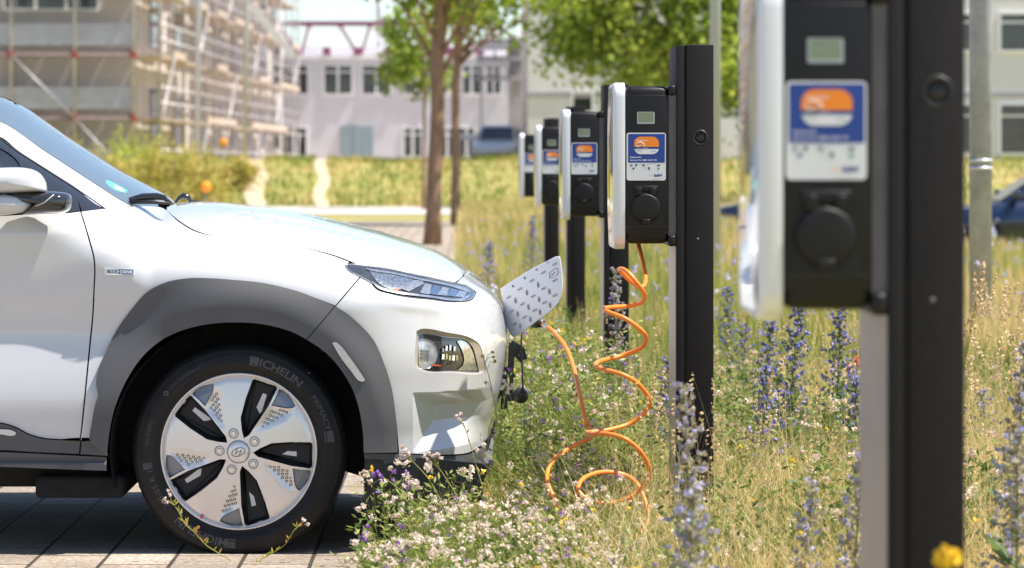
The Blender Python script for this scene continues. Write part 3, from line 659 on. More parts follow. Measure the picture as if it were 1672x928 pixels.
b = MB(); lp = smooth_poly([(640 + x / 4.64, 420 + y / 4.64) for x, y in ((1192, 120), (1240, 84), (1254, 92), (1256, 122), (1210, 160), (1195, 162))], 3.0)
pts = [flp(x, y, 0.0055) for x, y in lp]; b.tube(pts + pts[:2], 0.0012, 5)
for x0, x1, y in ((1206, 1240, 128), (1204, 1226, 142)): b.tube([flp(640 + x0 / 4.64, 420 + (y + 6) / 4.64, .0055), flp(640 + x1 / 4.64, 420 + (y - 18) / 4.64, .0055)], 0.0010, 5)
o = b.build('plug_symbol', M['stgrey']); o.parent = flap
b = MB(); b.tube([at(846, 515, 10.72), at(860, 521, 10.72), at(874, 526.5, 10.66), at(885, 529, 10.6)], [0.022, 0.024, 0.02, 0.012], 12)
plug = b.build('charging_plug', M['black']); tag(plug, 'black charging plug pushed into the open port at the car nose', 'plug')
b = MB(); b.tube([at(832, 506, 10.68), at(835, 520, 10.66), at(838, 532, 10.66)], 0.004, 6); car_child(b.build('flap_hinge', M['black']))
b = MB(); 
P = lambda x, y, D=10.55: at(x, y, D)
b.bar(P(833, 562), P(851, 573), 0.028, 0.06); b.bar(P(851, 570), P(856, 587), 0.022, 0.05); b.bar(P(836, 560), P(834, 600), 0.02, 0.05); b.bar(P(827, 600), P(838, 617), 0.02, 0.05); b.bar(P(823, 612), P(823, 668), 0.022, 0.05); b.bar(P(836, 592), P(834, 650), 0.012, 0.04)
b.bar(P(838, 575), P(852, 590), 0.012, 0.04)
car_child(b.build('number_plate_bracket', M['black']))
b = MB(); b.lathe([(0.001, -0.02), (0.022, -0.02), (0.026, -0.012), (0.026, 0.012), (0.018, 0.022), (0.001, 0.022)], 'y', at(850, 646, 10.5), 20); b.bar(P(823, 650, 10.5), P(848, 648, 10.5), 0.022, 0.03); car_child(b.build('port_cap', M['black']))
b = MB(); b.tube([P(853, 541, 10.5), P(851, 555, 10.5), P(852, 585, 10.5), P(853, 615, 10.5), P(854, 640, 10.5)], 0.0032, 6); car_child(b.build('cap_strap', M['black']))
b = MB(); b.poly([((x - PX0) * 10.45 / F, CZ - (y - PY0) * 10.45 / F) for x, y in [(803, 716), (806, 722), (803, 750), (796, 758), (786, 752), (790, 742), (797, 736)]], 10.45, 10.47, 0, True, True); car_child(b.build('grille_clip', M['white']))

# ------------------------------------------------------------------ wheel
RW_ = 0.2415
def rot(pts, a): c, s_ = math.cos(a), math.sin(a); return [(x * c - y * s_, x * s_ + y * c) for x, y in pts]
def face_y(x, z): r = np.hypot(x, z) / RW_; return -0.016 * (1 - r * r) + 0.010 * np.clip((r - 0.93) / 0.07, 0, 1)
def wheel():
    root = empty('wheel', (0, 0, 0))
    ty = MB()
    prof = [(0.238, 0.004), (0.246, -0.004), (0.252, -0.0005), (0.258, -0.006), (0.268, -0.013), (0.279, -0.0155), (0.281, -0.0145), (0.300, -0.0150), (0.302, -0.0135), (0.316, -0.006), (0.3185, -0.005), (0.326, 0.010), (0.3315, 0.022), (0.334, 0.035),
            (0.3350, 0.06), (0.328, 0.061), (0.328, 0.068), (0.3355, 0.069), (0.3358, 0.095), (0.328, 0.096), (0.328, 0.104), (0.3358, 0.105), (0.3350, 0.14), (0.334, 0.165), (0.326, 0.190), (0.300, 0.212), (0.27, 0.212), (0.238, 0.19)]
    ty.lathe(prof, 'y', (0, 0, 0), 144)
    # flatten where it stands
    ty.v = [(x, y, max(z, -WZ + 0.001)) for x, y, z in ty.v]
    tyre = fixn(ty.build('tyre', M['rubber'], root))
    # tread notches on the shoulder
    tb = MB()
    for k in range(72):
        a = 2 * math.pi * k / 72; c, s_ = math.cos(a), math.sin(a); t = Vector((-s_, 0, c)); r_ = Vector((c, 0, s_))
        for w_, r0, r1, y0, y1 in ((0.0048, 0.3195, 0.3375, -0.0055, 0.034),):
            p = [r_ * r0 + Vector((0, y0 - .0012, 0)), r_ * 0.3275 + Vector((0, 0.0085, 0)), r_ * 0.3335 + Vector((0, 0.0215, 0)), r_ * 0.3362 + Vector((0, 0.05, 0))]
            vs = [];
            for q_ in p: vs += [q_ - t * w_ / 2, q_ + t * w_ / 2]
            if all(v.z > -WZ + 0.002 for v in vs): tb.add(vs, [(0, 1, 3, 2), (2, 3, 5, 4), (4, 5, 7, 6)], 0)
    tb.build('tread_groove', M['liner'], tyre)
    # lettering bent round the sidewall
    def arc_text(s, a_mid, r0, h, bold=0.0, inv=False, sx=1.0, mb=None):
        vs, fs = text_geo(s, 1.0, bold); xs = [v[0] for v in vs]; wd = max(xs) - min(xs); mh = max(v[1] for v in vs); k = h / mh; wd2 = wd * k * sx; out = []
        for v in vs:
            x = (v[0] - min(xs)) * k * sx - wd2 / 2; y = v[1] * k
            if not inv: a = a_mid - x / r0; r_ = r0 + y
            else: a = a_mid + x / r0; r_ = r0 - y
            yy = np.interp(r_, [p[0] for p in prof[:12]], [p[1] for p in prof[:12]]) - 0.0012
            out.append((r_ * math.cos(a), yy, r_ * math.sin(a)))
        mb.add(out, fs, 0)
    mb = MB(); D_ = math.radians
    arc_text('MICHELIN', D_(65), 0.274, 0.024, 0.02, sx=1.15, mb=mb)
    arc_text('PRIMACY 4', D_(23), 0.280, 0.016, 0.0, sx=1.2, mb=mb)
    arc_text('OUTSIDE', D_(168), 0.280, 0.011, 0.0, sx=1.25, mb=mb)
    arc_text('215/55 R 17', D_(203), 0.273, 0.017, 0.0, sx=1.2, mb=mb)
    arc_text('MICHELIN', D_(245), 0.274, 0.024, 0.02, sx=1.15, mb=mb)
    arc_text('o', D_(141), 0.283, 0.015, 0.03, mb=mb); arc_text('TOTAL PERFORMANCE', D_(126), 0.285, 0.007, 0.0, sx=1.1, mb=mb)
    mb.build('lettering', M['rubtxt'], tyre)
    # raised band segments on the sidewall
    mb = MB()
    for a0, a1 in ((78, 83), (6, 13), (187, 191), (262, 268)):
        n = 6; vs = []
        for i in range(n + 1):
            a = D_(a0 + (a1 - a0) * i / n)
            for r_ in (0.272, 0.301):
                vs.append((r_ * math.cos(a), float(np.interp(r_, [p[0] for p in prof[:12]], [p[1] for p in prof[:12]])) - 0.0010, r_ * math.sin(a)))
        mb.add(vs, [(2 * i, 2 * i + 1, 2 * i + 3, 2 * i + 2) for i in range(n)])
    mb.build('sidewall_mark', mat('tyre_mark', (0.055, 0.054, 0.058), 0.6), tyre)
    # rim
    rb = MB(); rb.lathe([(0.2440, 0.006), (0.2450, -0.004), (0.2430, -0.0075), (0.2395, -0.0065), (0.2370, 0.0), (0.232, 0.012), (0.225, 0.05), (0.21, 0.08), (0.21, 0.16), (0.235, 0.19)], 'y', (0, 0, 0), 128)
    rim = fixn(rb.build('rim', M['wheelsil'], root))
    A0 = math.radians(-2)
    pocket = [(.185, -.005), (.28, .058), (.42, .125), (.68, .150), (.925, .150), (.948, .128), (.955, -.165), (.93, -.188), (.68, -.160), (.25, -.055)]
    stepp = [(.70, -.192), (.80, -.205), (.935, -.212), (.925, -.30), (.87, -.405), (.80, -.485), (.765, -.46)]
    holes = []; circ = np.array([(math.cos(2 * math.pi * i / 120), math.sin(2 * math.pi * i / 120)) for i in range(120)]) * 0.985
    pk = [smooth_poly(rot(pocket, A0 + i * 2 * math.pi / 5), 0.05, sharp=True) for i in range(5)]; sp = [smooth_poly(rot(stepp, A0 + i * 2 * math.pi / 5), 0.05) for i in range(5)]
    V, Fc = fill2d(circ * 100, [p * 100 for p in pk + sp], 5.0, margin=0.5)
    V = V / 100 * RW_
    tri = [(.32, -.115), (.66, -.185), (.765, -.49), (.60, -.42)]
    dots = np.array(tri)
    Y = face_y(V[:, 0], V[:, 1])
    for i in range(5):
        tp = np.array(rot(tri, A0 + i * 2 * math.pi / 5)) * RW_; ins = in_poly(V, tp); dd = seg_dist(V, tp); Y = Y + np.where(ins, np.minimum(dd * 0.9, 0.006), 0)
    o = np_mesh('spoke_face', np.stack([V[:, 0], Y, V[:, 1]], 1), Fc, M['wheelsil'], smooth=True, parent=root); fixn(o)
    # pockets: bright lip, black walls, floor
    def inset(P, d):
        n = len(P); out = []
        ar = 0.5 * sum(P[i][0] * P[(i + 1) % n][1] - P[(i + 1) % n][0] * P[i][1] for i in range(n)); sg = 1 if ar > 0 else -1
        for i in range(n):
            t = P[(i + 1) % n] - P[i - 1]; t = t / (np.linalg.norm(t) + 1e-9); out.append(P[i] + sg * d * np.array([-t[1], t[0]]))
        return np.array(out)
    hub = MB()
    for p in pk:
        lipb = MB(); wall = MB()
        P0 = p * RW_; P1 = inset(P0, 0.0035); P2 = inset(P0, 0.010); n = len(P0); y0 = face_y(P0[:, 0], P0[:, 1])
        r0 = [(x, y, z) for (x, z), y in zip(P0, y0)]; r1 = [(x, y + 0.0065, z) for (x, z), y in zip(P1, y0)]; r2 = [(x, 0.034, z) for (x, z) in P2]
        lipb.add(r0 + r1, [(i, (i + 1) % n, n + (i + 1) % n, n + i) for i in range(n)], 0, True)
        wall.add(r1 + r2, [(i, (i + 1) % n, n + (i + 1) % n, n + i) for i in range(n)], 0, True); wall.add(r2, [tuple(range(n))], 0)
        sp_ = fixn(wall.build('spoke_pocket', M['wheelblk'], root)); fixn(lipb.build('pocket_lip', M['chrome'], sp_))
    for i in range(5):
        a = A0 + i * 2 * math.pi / 5; stp = MB(); dim = MB()
        sl = rot([(.52, -.10), (.60, -.015), (.80, -.03), (.80, -.085)] if i in (1, 2, 3) else [(.55, -.03), (.62, .015), (.74, .01), (.74, -.05)], a)
        stp.add([(x * RW_, 0.0325, z * RW_) for x, z in sl], [(0, 1, 2, 3)], 1)
        P0 = sp[i] * RW_; P1 = inset(P0, 0.003); n = len(P0); y0 = face_y(P0[:, 0], P0[:, 1])
        r0 = [(x, y, z) for (x, z), y in zip(P0, y0)]; r1 = [(x, y + 0.010, z) for (x, z), y in zip(P1, y0)]
        stp.add(r0 + r1, [(k, (k + 1) % n, n + (k + 1) % n, n + k) for k in range(n)], 0, True); stp.add(r1, [tuple(range(n))], 0)
        for u in np.arange(.36, .80, .054):
            for v in np.arange(-.50, -.12, .046):
                x, z = u + 0.35 * (v + .2) * 0, v
                xx, zz = u, v + (u - .36) * 0.0
                if in_poly(np.array([[xx, zz]]), np.array([(.37, -.135), (.65, -.205), (.74, -.455), (.60, -.385)]))[0]:
                    cx, cz = rot([(xx, zz)], a)[0]; cx *= RW_; cz *= RW_; yb = float(face_y(cx, cz)) + 0.0045
                    m_ = 8; vs = []
                    for s_, o_ in ((1.0, 0.0), (0.8, -0.0022), (0.5, -0.0022)):
                        for k in range(m_):
                            t = 2 * math.pi * (k + .5) / m_ + a; vs.append((cx + .0050 * s_ * math.cos(t), yb + o_, cz + .0043 * s_ * math.sin(t)))
                    dim.add(vs, [(r_ * m_ + k, r_ * m_ + (k + 1) % m_, (r_ + 1) * m_ + (k + 1) % m_, (r_ + 1) * m_ + k) for r_ in (0,) for k in range(m_)], 1); 
                    dim.add(vs[m_:], [(k, (k + 1) % m_, m_ + (k + 1) % m_, m_ + k) for k in range(m_)] , 1); dim.add(vs[2 * m_:], [tuple(range(m_))], 0)
        fixn(stp.build('spoke_step', [M['wheelgrey'], M['silver']], root)); dim.build('dimple', [M['wheelsil'], M['wheelblk']], rim)
    # hub cap, ring, emblem, nuts
    y0 = -0.020
    hub.lathe([(0.0005, y0 - 0.004), (0.022, y0 - 0.0035), (0.0315, y0 - 0.001), (0.033, y0 + 0.0), (0.0335, y0 + 0.003), (0.037, y0 + 0.004), (0.038, y0 + 0.012)], 'y', (0, 0, 0), 40, 0)
    cap = fixn(hub.build('hub_cap', M['wheelsil'], root))
    em = MB(); pts = [(0.0215 * math.cos(t), y0 - 0.0048, 0.0125 * math.sin(t)) for t in np.linspace(0, 2 * math.pi, 30)]
    pts = [(x * math.cos(.35) - z * math.sin(.35), y, x * math.sin(.35) + z * math.cos(.35)) for x, y, z in pts]; em.tube(pts, 0.0013, 6)
    for a, b_ in (((-.010, -.008), (-.004, .010)), ((.003, -.010), (.010, .008)), ((-.008, -.002), (.008, .003))): em.tube([(a[0], y0 - .005, a[1]), ((a[0] + b_[0]) / 2 + .001, y0 - .005, (a[1] + b_[1]) / 2), (b_[0], y0 - .005, b_[1])], 0.0013, 6)
    em.tube([(0.0335 * math.cos(t), y0 - 0.0005, 0.0335 * math.sin(t)) for t in np.linspace(0, 2 * math.pi, 40)], 0.0009, 6)
    em.build('emblem', M['wheelgrey'], cap)
    for k in range(5):
        a = math.radians(33 + 72 * k); cx, cz = 0.0592 * math.cos(a), 0.0592 * math.sin(a)
        nb = MB(); nb.lathe([(0.0160, y0 + 0.0045), (0.0135, y0 + 0.0015), (0.0130, y0 + 0.006), (0.0085, y0 + 0.008)], 'y', (cx, 0, cz), 20, 1)
        nb.lathe([(0.0095, y0 + 0.008), (0.0095, y0 - 0.001), (0.0075, y0 - 0.003), (0.004, y0 - 0.003), (0.0035, y0 + 0.002), (0.0002, y0 + 0.002)], 'y', (cx, 0, cz), 6, 0, smooth=False)
        fixn(nb.build('wheel_nut', [M['chrome'], M['wheelgrey']], root))
    # brake disc behind
    bb = MB(); bb.lathe([(0.0005, 0.05), (0.15, 0.05), (0.15, 0.075), (0.0005, 0.075)], 'y', (0, 0, 0), 48); bb.box(-0.15, -0.06, 0.04, 0.10, -0.06, 0.06, 0, 0.01); bb.build('brake_disc', M['wheelgrey'], root)
    return root
w1 = wheel(); w1.location = (WX, WY, WZ)
w2 = copy_tree(w1); w2.location = (-3.315, WY, WZ)
for x in (WX, -3.315):
    c = copy_tree(w1); c.location = (x, 2 * YC - WY, WZ); c.rotation_euler = (0, 0, math.pi)
for o in [w1, w2] + [o for o in bpy.data.objects if o.name.startswith('wheel.')]:
    if o.type == 'EMPTY' and o.parent is None: car_child(o)
for ob in ('stick_red', 'stick_orange'): pass
b = MB(); b.lathe([(0.0002, -0.002), (0.0052, -0.0015), (0.0052, 0.0)], 'y', at(329.5, 844, 9.93) + Vector((0, -0.004, 0)), 14, 0); o = b.build('paint_dot', mat('dot_pink', (0.75, 0.08, 0.16), 0.5)); car_child(o)
b = MB(); b.lathe([(0.0002, -0.002), (0.0052, -0.0015), (0.0052, 0.0)], 'y', at(324.5, 860, 9.93) + Vector((0, -0.018, 0)), 14, 0); o = b.build('paint_dot', mat('dot_orange', (0.8, 0.22, 0.06), 0.5)); car_child(o)
# ------------------------------------------------------------------ ground
def tz(x, y):
    x = np.asarray(x, float); y = np.asarray(y, float)
    bank = 1.27 * sstep(88, 113, y) + 0.05 * np.sin(x * 0.7) * sstep(85, 100, y)
    dip = -0.42 * sstep(3.6, 6.5, x) * sstep(36, 48, y) * (1 - sstep(62, 74, y))
    bump = 0.02 * np.sin(x * 2.1 + 1) * np.cos(y * 0.9) * sstep(0.3, 1.5, x) * sstep(12, 20, y) 
    return bank + dip + bump
def ground_mat():
    m = bpy.data.materials.new('meadow_ground'); m.use_nodes = True; n = m.node_tree.nodes; l = m.node_tree.links; b = n['Principled BSDF']; b.inputs['Roughness'].default_value = 0.95
    tc = n.new('ShaderNodeTexCoord'); t1 = n.new('ShaderNodeTexNoise'); t1.inputs['Scale'].default_value = 0.35; t1.inputs['Detail'].default_value = 8; t1.inputs['Roughness'].default_value = 0.7
    l.new(tc.outputs['Object'], t1.inputs['Vector']); rp = n.new('ShaderNodeValToRGB'); e = rp.color_ramp.elements
    e[0].position = 0.33; e[0].color = (0.20, 0.23, 0.035, 1); e[1].position = 0.66; e[1].color = (0.54, 0.41, 0.18, 1)
    x = rp.color_ramp.elements.new(0.5); x.color = (0.37, 0.33, 0.09, 1)
    l.new(t1.outputs['Fac'], rp.inputs['Fac'])
    t2 = n.new('ShaderNodeTexNoise'); t2.inputs['Scale'].default_value = 9; t2.inputs['Detail'].default_value = 6; l.new(tc.outputs['Object'], t2.inputs['Vector'])
    mx = n.new('ShaderNodeMix'); mx.data_type = 'RGBA'; mx.blend_type = 'MULTIPLY'; mx.inputs[0].default_value = 0.5
    l.new(rp.outputs[0], mx.inputs[6]); l.new(t2.outputs['Color'], mx.inputs[7]); l.new(mx.outputs[2], b.inputs['Base Color'])
    bp = n.new('ShaderNodeBump'); bp.inputs['Strength'].default_value = 0.6; bp.inputs['Distance'].default_value = 0.05; l.new(t2.outputs['Fac'], bp.inputs['Height']); l.new(bp.outputs[0], b.inputs['Normal'])
    return m
def paver_mat():
    m = bpy.data.materials.new('concrete_pavers'); m.use_nodes = True; n = m.node_tree.nodes; l = m.node_tree.links; b = n['Principled BSDF']; b.inputs['Roughness'].default_value = 0.85
    tc = n.new('ShaderNodeTexCoord'); mp = n.new('ShaderNodeMapping'); mp.inputs['Rotation'].default_value = (0, 0, R(90)); mp.inputs['Location'].default_value = (0.0, 0.055, 0)
    l.new(tc.outputs['Object'], mp.inputs[0])
    br = n.new('ShaderNodeTexBrick'); br.inputs['Scale'].default_value = 1.0; br.inputs['Brick Width'].default_value = 0.42; br.inputs['Row Height'].default_value = 0.2125
    br.inputs['Mortar Size'].default_value = 0.0065; br.inputs['Mortar Smooth'].default_value = 0.25; br.inputs['Bias'].default_value = 0.0; br.offset = 0.5
    br.inputs['Color1'].default_value = (0.33, 0.275, 0.225, 1); br.inputs['Color2'].default_value = (0.45, 0.385, 0.32, 1); br.inputs['Mortar'].default_value = (0.06, 0.045, 0.032, 1)
    l.new(mp.outputs[0], br.inputs['Vector'])
    t = n.new('ShaderNodeTexNoise'); t.inputs['Scale'].default_value = 55; t.inputs['Detail'].default_value = 8; l.new(tc.outputs['Object'], t.inputs['Vector'])
    t3 = n.new('ShaderNodeTexNoise'); t3.inputs['Scale'].default_value = 3.5; t3.inputs['Detail'].default_value = 6; l.new(tc.outputs['Object'], t3.inputs['Vector'])
    r1 = n.new('ShaderNodeValToRGB'); r1.color_ramp.elements[0].color = (0.48, 0.47, 0.46, 1); r1.color_ramp.elements[1].color = (1.15, 1.12, 1.1, 1); r1.color_ramp.elements[0].position = .3; r1.color_ramp.elements[1].position = .7
    l.new(t.outputs['Fac'], r1.inputs[0]); r2 = n.new('ShaderNodeValToRGB'); r2.color_ramp.elements[0].color = (0.7, 0.68, 0.66, 1); r2.color_ramp.elements[1].color = (1.1, 1.1, 1.1, 1); r2.color_ramp.elements[0].position = .3; r2.color_ramp.elements[1].position = .7; l.new(t3.outputs['Fac'], r2.inputs[0])
    m1 = n.new('ShaderNodeMix'); m1.data_type = 'RGBA'; m1.blend_type = 'MULTIPLY'; m1.inputs[0].default_value = 1; l.new(br.outputs['Color'], m1.inputs[6]); l.new(r1.outputs[0], m1.inputs[7])
    m2 = n.new('ShaderNodeMix'); m2.data_type = 'RGBA'; m2.blend_type = 'MULTIPLY'; m2.inputs[0].default_value = 1; l.new(m1.outputs[2], m2.inputs[6]); l.new(r2.outputs[0], m2.inputs[7])
    l.new(m2.outputs[2], b.inputs['Base Color'])
    mm = n.new('ShaderNodeMath'); mm.operation = 'MULTIPLY_ADD'; mm.inputs[1].default_value = -1.0; l.new(br.outputs['Fac'], mm.inputs[0]); m3 = n.new('ShaderNodeMath'); m3.operation = 'MULTIPLY'; m3.inputs[1].default_value = 0.35; l.new(t.outputs['Fac'], m3.inputs[0]); l.new(m3.outputs[0], mm.inputs[2])
    bp = n.new('ShaderNodeBump'); bp.inputs['Strength'].default_value = 0.8; bp.inputs['Distance'].default_value = 0.012; l.new(mm.outputs[0], bp.inputs['Height']); l.new(bp.outputs[0], b.inputs['Normal'])
    return m
def sheet(name, xs, ys, zoff, m, zf=tz, xf=None):
    xs = np.asarray(xs); ys = np.asarray(ys); Xg, Yg = np.meshgrid(xs, ys)
    if xf is not None: Xg = Xg + xf(Yg)
    Zg = zf(Xg, Yg) + zoff; V = np.stack([Xg.ravel(), Yg.ravel(), Zg.ravel()], 1); nx, ny = len(xs), len(ys)
    i = np.arange(nx - 1)[None, :] + nx * np.arange(ny - 1)[:, None]; i = i.ravel()
    o = np_mesh(name, V, np.stack([i, i + 1, i + nx + 1, i + nx], 1), m, smooth=True); o['kind'] = 'structure'; return o
ys = np.concatenate([np.arange(-20, 40, 2.0), np.arange(40, 130, 0.8), np.arange(130, 400, 10), [600, 900, 1500]])
xs = np.concatenate([[-900, -400, -200, -100], np.arange(-60, -16, 3.0), np.arange(-16, 26, 0.7), np.arange(26, 70, 4.0), [100, 200, 400, 900]])
sheet('ground', xs, ys, -0.012, ground_mat())
sheet('parking_pavers', [-40, -20, -10, -5, -2.5, -0.2], np.concatenate([[-8, 0, 5, 10, 20, 30, 40, 50], [60, 66]]), 0.0, paver_mat())
pathm = mat('pale_path', (0.46, 0.42, 0.385), 0.9, var=0.12, vscale=1.5, bump=0.3, bscale=20)
sheet('path', np.arange(-40, 40.1, 2), [74, 78, 82, 87], 0.006, pathm)
dirt = mat('dry_earth', (0.48, 0.37, 0.25), 0.95, var=0.15, vscale=2)
for x0, w_, sl_ in ((-4.02, 0.2, -.046), (-5.8, 0.28, -.066)):
    sheet('dirt_path', [x0 - w_, x0, x0 + w_], np.arange(87, 116, 1.0), 0.02, dirt, xf=lambda Y: sl_ * (Y - 87) + .10 * np.sin(Y * .45))
sheet('rear_yard', np.arange(-40, 41, 8.0), [118, 130, 150, 165], 0.02, pathm)
b = MB()
for k in range(60):
    y0 = 4 + k * 1.0; b.box(-0.215, -0.12, y0, y0 + 0.985, -0.15, 0.012, 0, 0.006)
o = b.build('kerb', mat('kerb_concrete', (0.42, 0.40, 0.37), 0.85, var=0.15, vscale=20)); o['kind'] = 'structure'

gr = np.random.default_rng(8); n_ = 900; P_ = np.stack([gr.uniform(-1.7, -.22, n_), gr.uniform(8.6, 12.5, n_), np.full(n_, .0015)], 1); s_ = gr.uniform(.0008, .0032, n_)[:, None]
Vp = np.stack([P_ + s_ * np.array(o_) for o_ in ((1, 0, 0), (0, 1, 0), (-1, 0, 0), (0, -1, 0), (0, 0, .9))], 1).reshape(-1, 3); k_ = (np.arange(n_) * 5)[:, None]; Fp = np.concatenate([k_ + np.array([[i_, (i_ + 1) % 4, 4]]) for i_ in range(4)], 0)
o = np_mesh('grit', Vp, Fp, mat('grit_stone', (0.42, 0.37, 0.31), .9, var=.5, vscale=60)); tag(o, 'loose grit and crumbs scattered on the paving', 'grit', kind='stuff')
# ------------------------------------------------------------------ charging stations
def rrect(x0, x1, z0, z1, r, n=5):
    out = []
    for cx, cz, a0 in ((x1 - r, z1 - r, 0), (x0 + r, z1 - r, 90), (x0 + r, z0 + r, 180), (x1 - r, z0 + r, 270)):
        for k in range(n + 1): a = R(a0 + 90 * k / n); out.append((cx + r * math.cos(a), cz + r * math.sin(a)))
    return out[::-1]
def station():
    root = empty('charging_station')
    b = MB(); b.box(-0.023, 0.0605, 0.0, 0.33, -0.15, 1.580, 0, 0.003); b.box(-0.054, -0.031, 0.0, 0.33, -0.15, 1.578, 0, 0.002); b.box(-0.034, -0.020, 0.006, 0.324, -0.15, 1.576)
    post = b.build('post', M['post'], root)
    b = MB(); b.box(-0.0565, -0.0541, 0.006, 0.324, -0.15, 0.962); b.build('side_panel', M['postside'], root)
    b = MB(); b.lathe([(0.0245, 0.0), (0.0235, -0.003), (0.020, -0.0035), (0.0175, 0.0), (0.012, 0.0), (0.010, -0.002), (0.0002, -0.002)], 'y', (0.020, 0, 1.295), 28); b.build('lock', M['black'], root)
    b = MB(); b.lathe([(0.004, 0), (0.004, -.0012), (0.0001, -.0012)], 'y', (0.012, 0, 0.985), 12); b.build('screw', M['boxgrey'], root)
    # body with a rounded crown
    b = MB(); b.box(-0.211, -0.078, 0.0, 0.33, 0.970, 1.453, 0, 0.020); b.box(-0.209, -0.080, -0.0015, 0.3315, 1.0, 1.425, 0, 0.0012)
    body = b.build('charger_body', M['box'], root)
    b = MB(); b.box(-0.209, -0.081, -0.0030, 0.05, 1.022, 1.0245); b.build('body_seam', M['black'], body)
    b = MB(); b.box(-0.0775, -0.0530, 0.006, 0.320, 0.992, 1.428); b.build('bracket', M['boxgrey'], root)
    b = MB(); b.box(-0.079, -0.0545, -0.004, 0.33, 1.424, 1.456, 0, 0.008); b.build('bracket_cap', M['box'], root); b = MB(); b.box(-0.079, -0.0545, -0.004, 0.33, 0.962, 0.996, 0, 0.008); b.build('bracket_cap', M['box'], root)
    # silver frame and polished front
    b = MB(); rr = rrect(-0.008, 0.338, 0.954, 1.463, 0.045, 8); n = len(rr); rings = []
    for x, ins in ((-0.211, 0.0), (-0.214, -0.001), (-0.238, -0.001), (-0.2445, 0.001), (-0.2474, 0.006), (-0.2474, 0.012)):
        rings.append([(x, yy + (ins if yy < .165 else -ins), z + (ins if z < 1.2 else -ins)) for yy, z in rr])
    vs = [p for r_ in rings for p in r_]; b.add(vs, [(k * n + i, k * n + (i + 1) % n, (k + 1) * n + (i + 1) % n, (k + 1) * n + i) for k in range(5) for i in range(n)], 0, True); b.add(rings[0], [tuple(range(n))])
    fr = fixn(b.build('front_frame', M['silplate'], root))
    b = MB(); rings = []
    for k in range(8):
        s_ = 1 - k / 7.0; rings.append([(-0.2476 - 0.009 * (1 - s_ * s_), 0.165 + (yy - .165) * s_ * .925, 1.2085 + (z - 1.2085) * s_ * .95) for yy, z in rr])
    vs = [p for r_ in rings for p in r_]; b.add(vs, [(k * n + i, k * n + (i + 1) % n, (k + 1) * n + (i + 1) % n, (k + 1) * n + i) for k in range(7) for i in range(n)], 0, True)
    fixn(b.build('polished_front', M['mirror'], root))
    # display
    b = MB(); b.poly(rrect(-0.174, -0.1206, 1.337, 1.374, 0.003), -0.0042, -0.001, 0); b.poly(rrect(-0.1705, -0.1241, 1.3425, 1.3725, 0.0015), -0.0048, -0.004, 1); b.build('display', [M['lcdframe'], M['lcd']], root)
    # sticker
    sx0, sx1, sz0, sz1 = -0.206, -0.086, 1.1637, 1.310
    U = lambda x: sx0 + (x - 120) / 590 * (sx1 - sx0); V = lambda y: sz0 + (835 - y) / 723 * (sz1 - sz0)
    b = MB(); b.poly(rrect(sx0, sx1, sz0, sz1, 0.0075), -0.0036, -0.001, 0)
    b.poly(rrect(U(142), U(695), V(565), V(130), 0.003), -0.0039, -0.0036, 1)
    full = rrect(U(232), U(605), V(437), V(172), 0.020, 8)
    top = [(x, max(z, V(325))) for x, z in full]; bot = [(x, min(z, V(358))) for x, z in full]
    b.poly(top, -0.0042, -0.0039, 2); b.poly(bot, -0.0042, -0.0039, 0)
    def txt(s, x0, y0, y1, mi, wmax=None, bold=0.0, off=-0.0045):
        vs, fs = text_geo(s, 1.0, bold); mx_ = max(v[0] for v in vs); my = max(v[1] for v in vs); h = V(y0) - V(y1); k = h / my; kx = k if wmax is None else (U(wmax) - U(x0)) / mx_
        b.add([(U(x0) + v[0] * kx, off, V(y1) + v[1] * k) for v in vs], fs, mi)
    txt('Stromtanken', 268, 216, 238, 0, 430, 0.03); txt('Stations-ID:', 170, 470, 492, 0, 345, 0.02); txt('Service-Tel. 0800 3629 741', 170, 514, 537, 0, 572, 0.02)
    txt('EnBW', 532, 738, 776, 5, 655, 0.05); txt('Energie', 455, 750, 768, 2, 515, 0.0); txt('Strom tanken', 270, 334, 352, 0, 440, 0.0); txt('EnBW', 492, 384, 400, 1, 560, 0.0)
    car_ = smooth_poly([(265, 310), (270, 285), (290, 262), (330, 255), (360, 268), (385, 296), (380, 318), (340, 300), (300, 318)], 6.0)
    b.tube([(U(x), -0.0046, V(y)) for x, y in car_] + [(U(265), -.0046, V(310))], 0.0009, 4, 0)
    def blk(x0, x1, y0, y1, mi): b.poly([(U(x0), V(y0)), (U(x1), V(y0)), (U(x1), V(y1)), (U(x0), V(y1))], -0.0040, -0.0036, mi)
    def dot(x, y, r_, mi): b.poly([(U(x + r_ * math.cos(t)), V(y + r_ * 0.95 * math.sin(t))) for t in np.linspace(0, 2 * math.pi, 16, endpoint=False)], -0.0040, -0.0036, mi)
    blk(172, 205, 598, 614, 4); blk(252, 277, 588, 618, 4); blk(352, 386, 594, 606, 4); blk(366, 392, 604, 616, 4); blk(443, 468, 632, 668, 4); blk(576, 622, 597, 616, 4); dot(222, 652, 16, 5); dot(600, 655, 16, 6)
    b.add([(U(372), -.0041, V(668)), (U(380), -.0041, V(668)), (U(440), -.0041, V(600)), (U(432), -.0041, V(600))], [(0, 1, 2, 3)], 3); b.add([(U(152), -.0041, V(634)), (U(158), -.0041, V(634)), (U(250), -.0041, V(592)), (U(244), -.0041, V(592))], [(0, 1, 2, 3)], 3)
    b.build('sticker', [M['stw'], M['stb'], M['sto'], M['stgrey'], M['std'], M['stnavy'], M['stgreen']], root)
    # socket with its hinged cap
    b = MB(); b.poly(rrect(-0.198, -0.095, 1.026, 1.156, 0.006), -0.004, 0.0, 0); cap = b.build('socket_plate', M['box'], root)
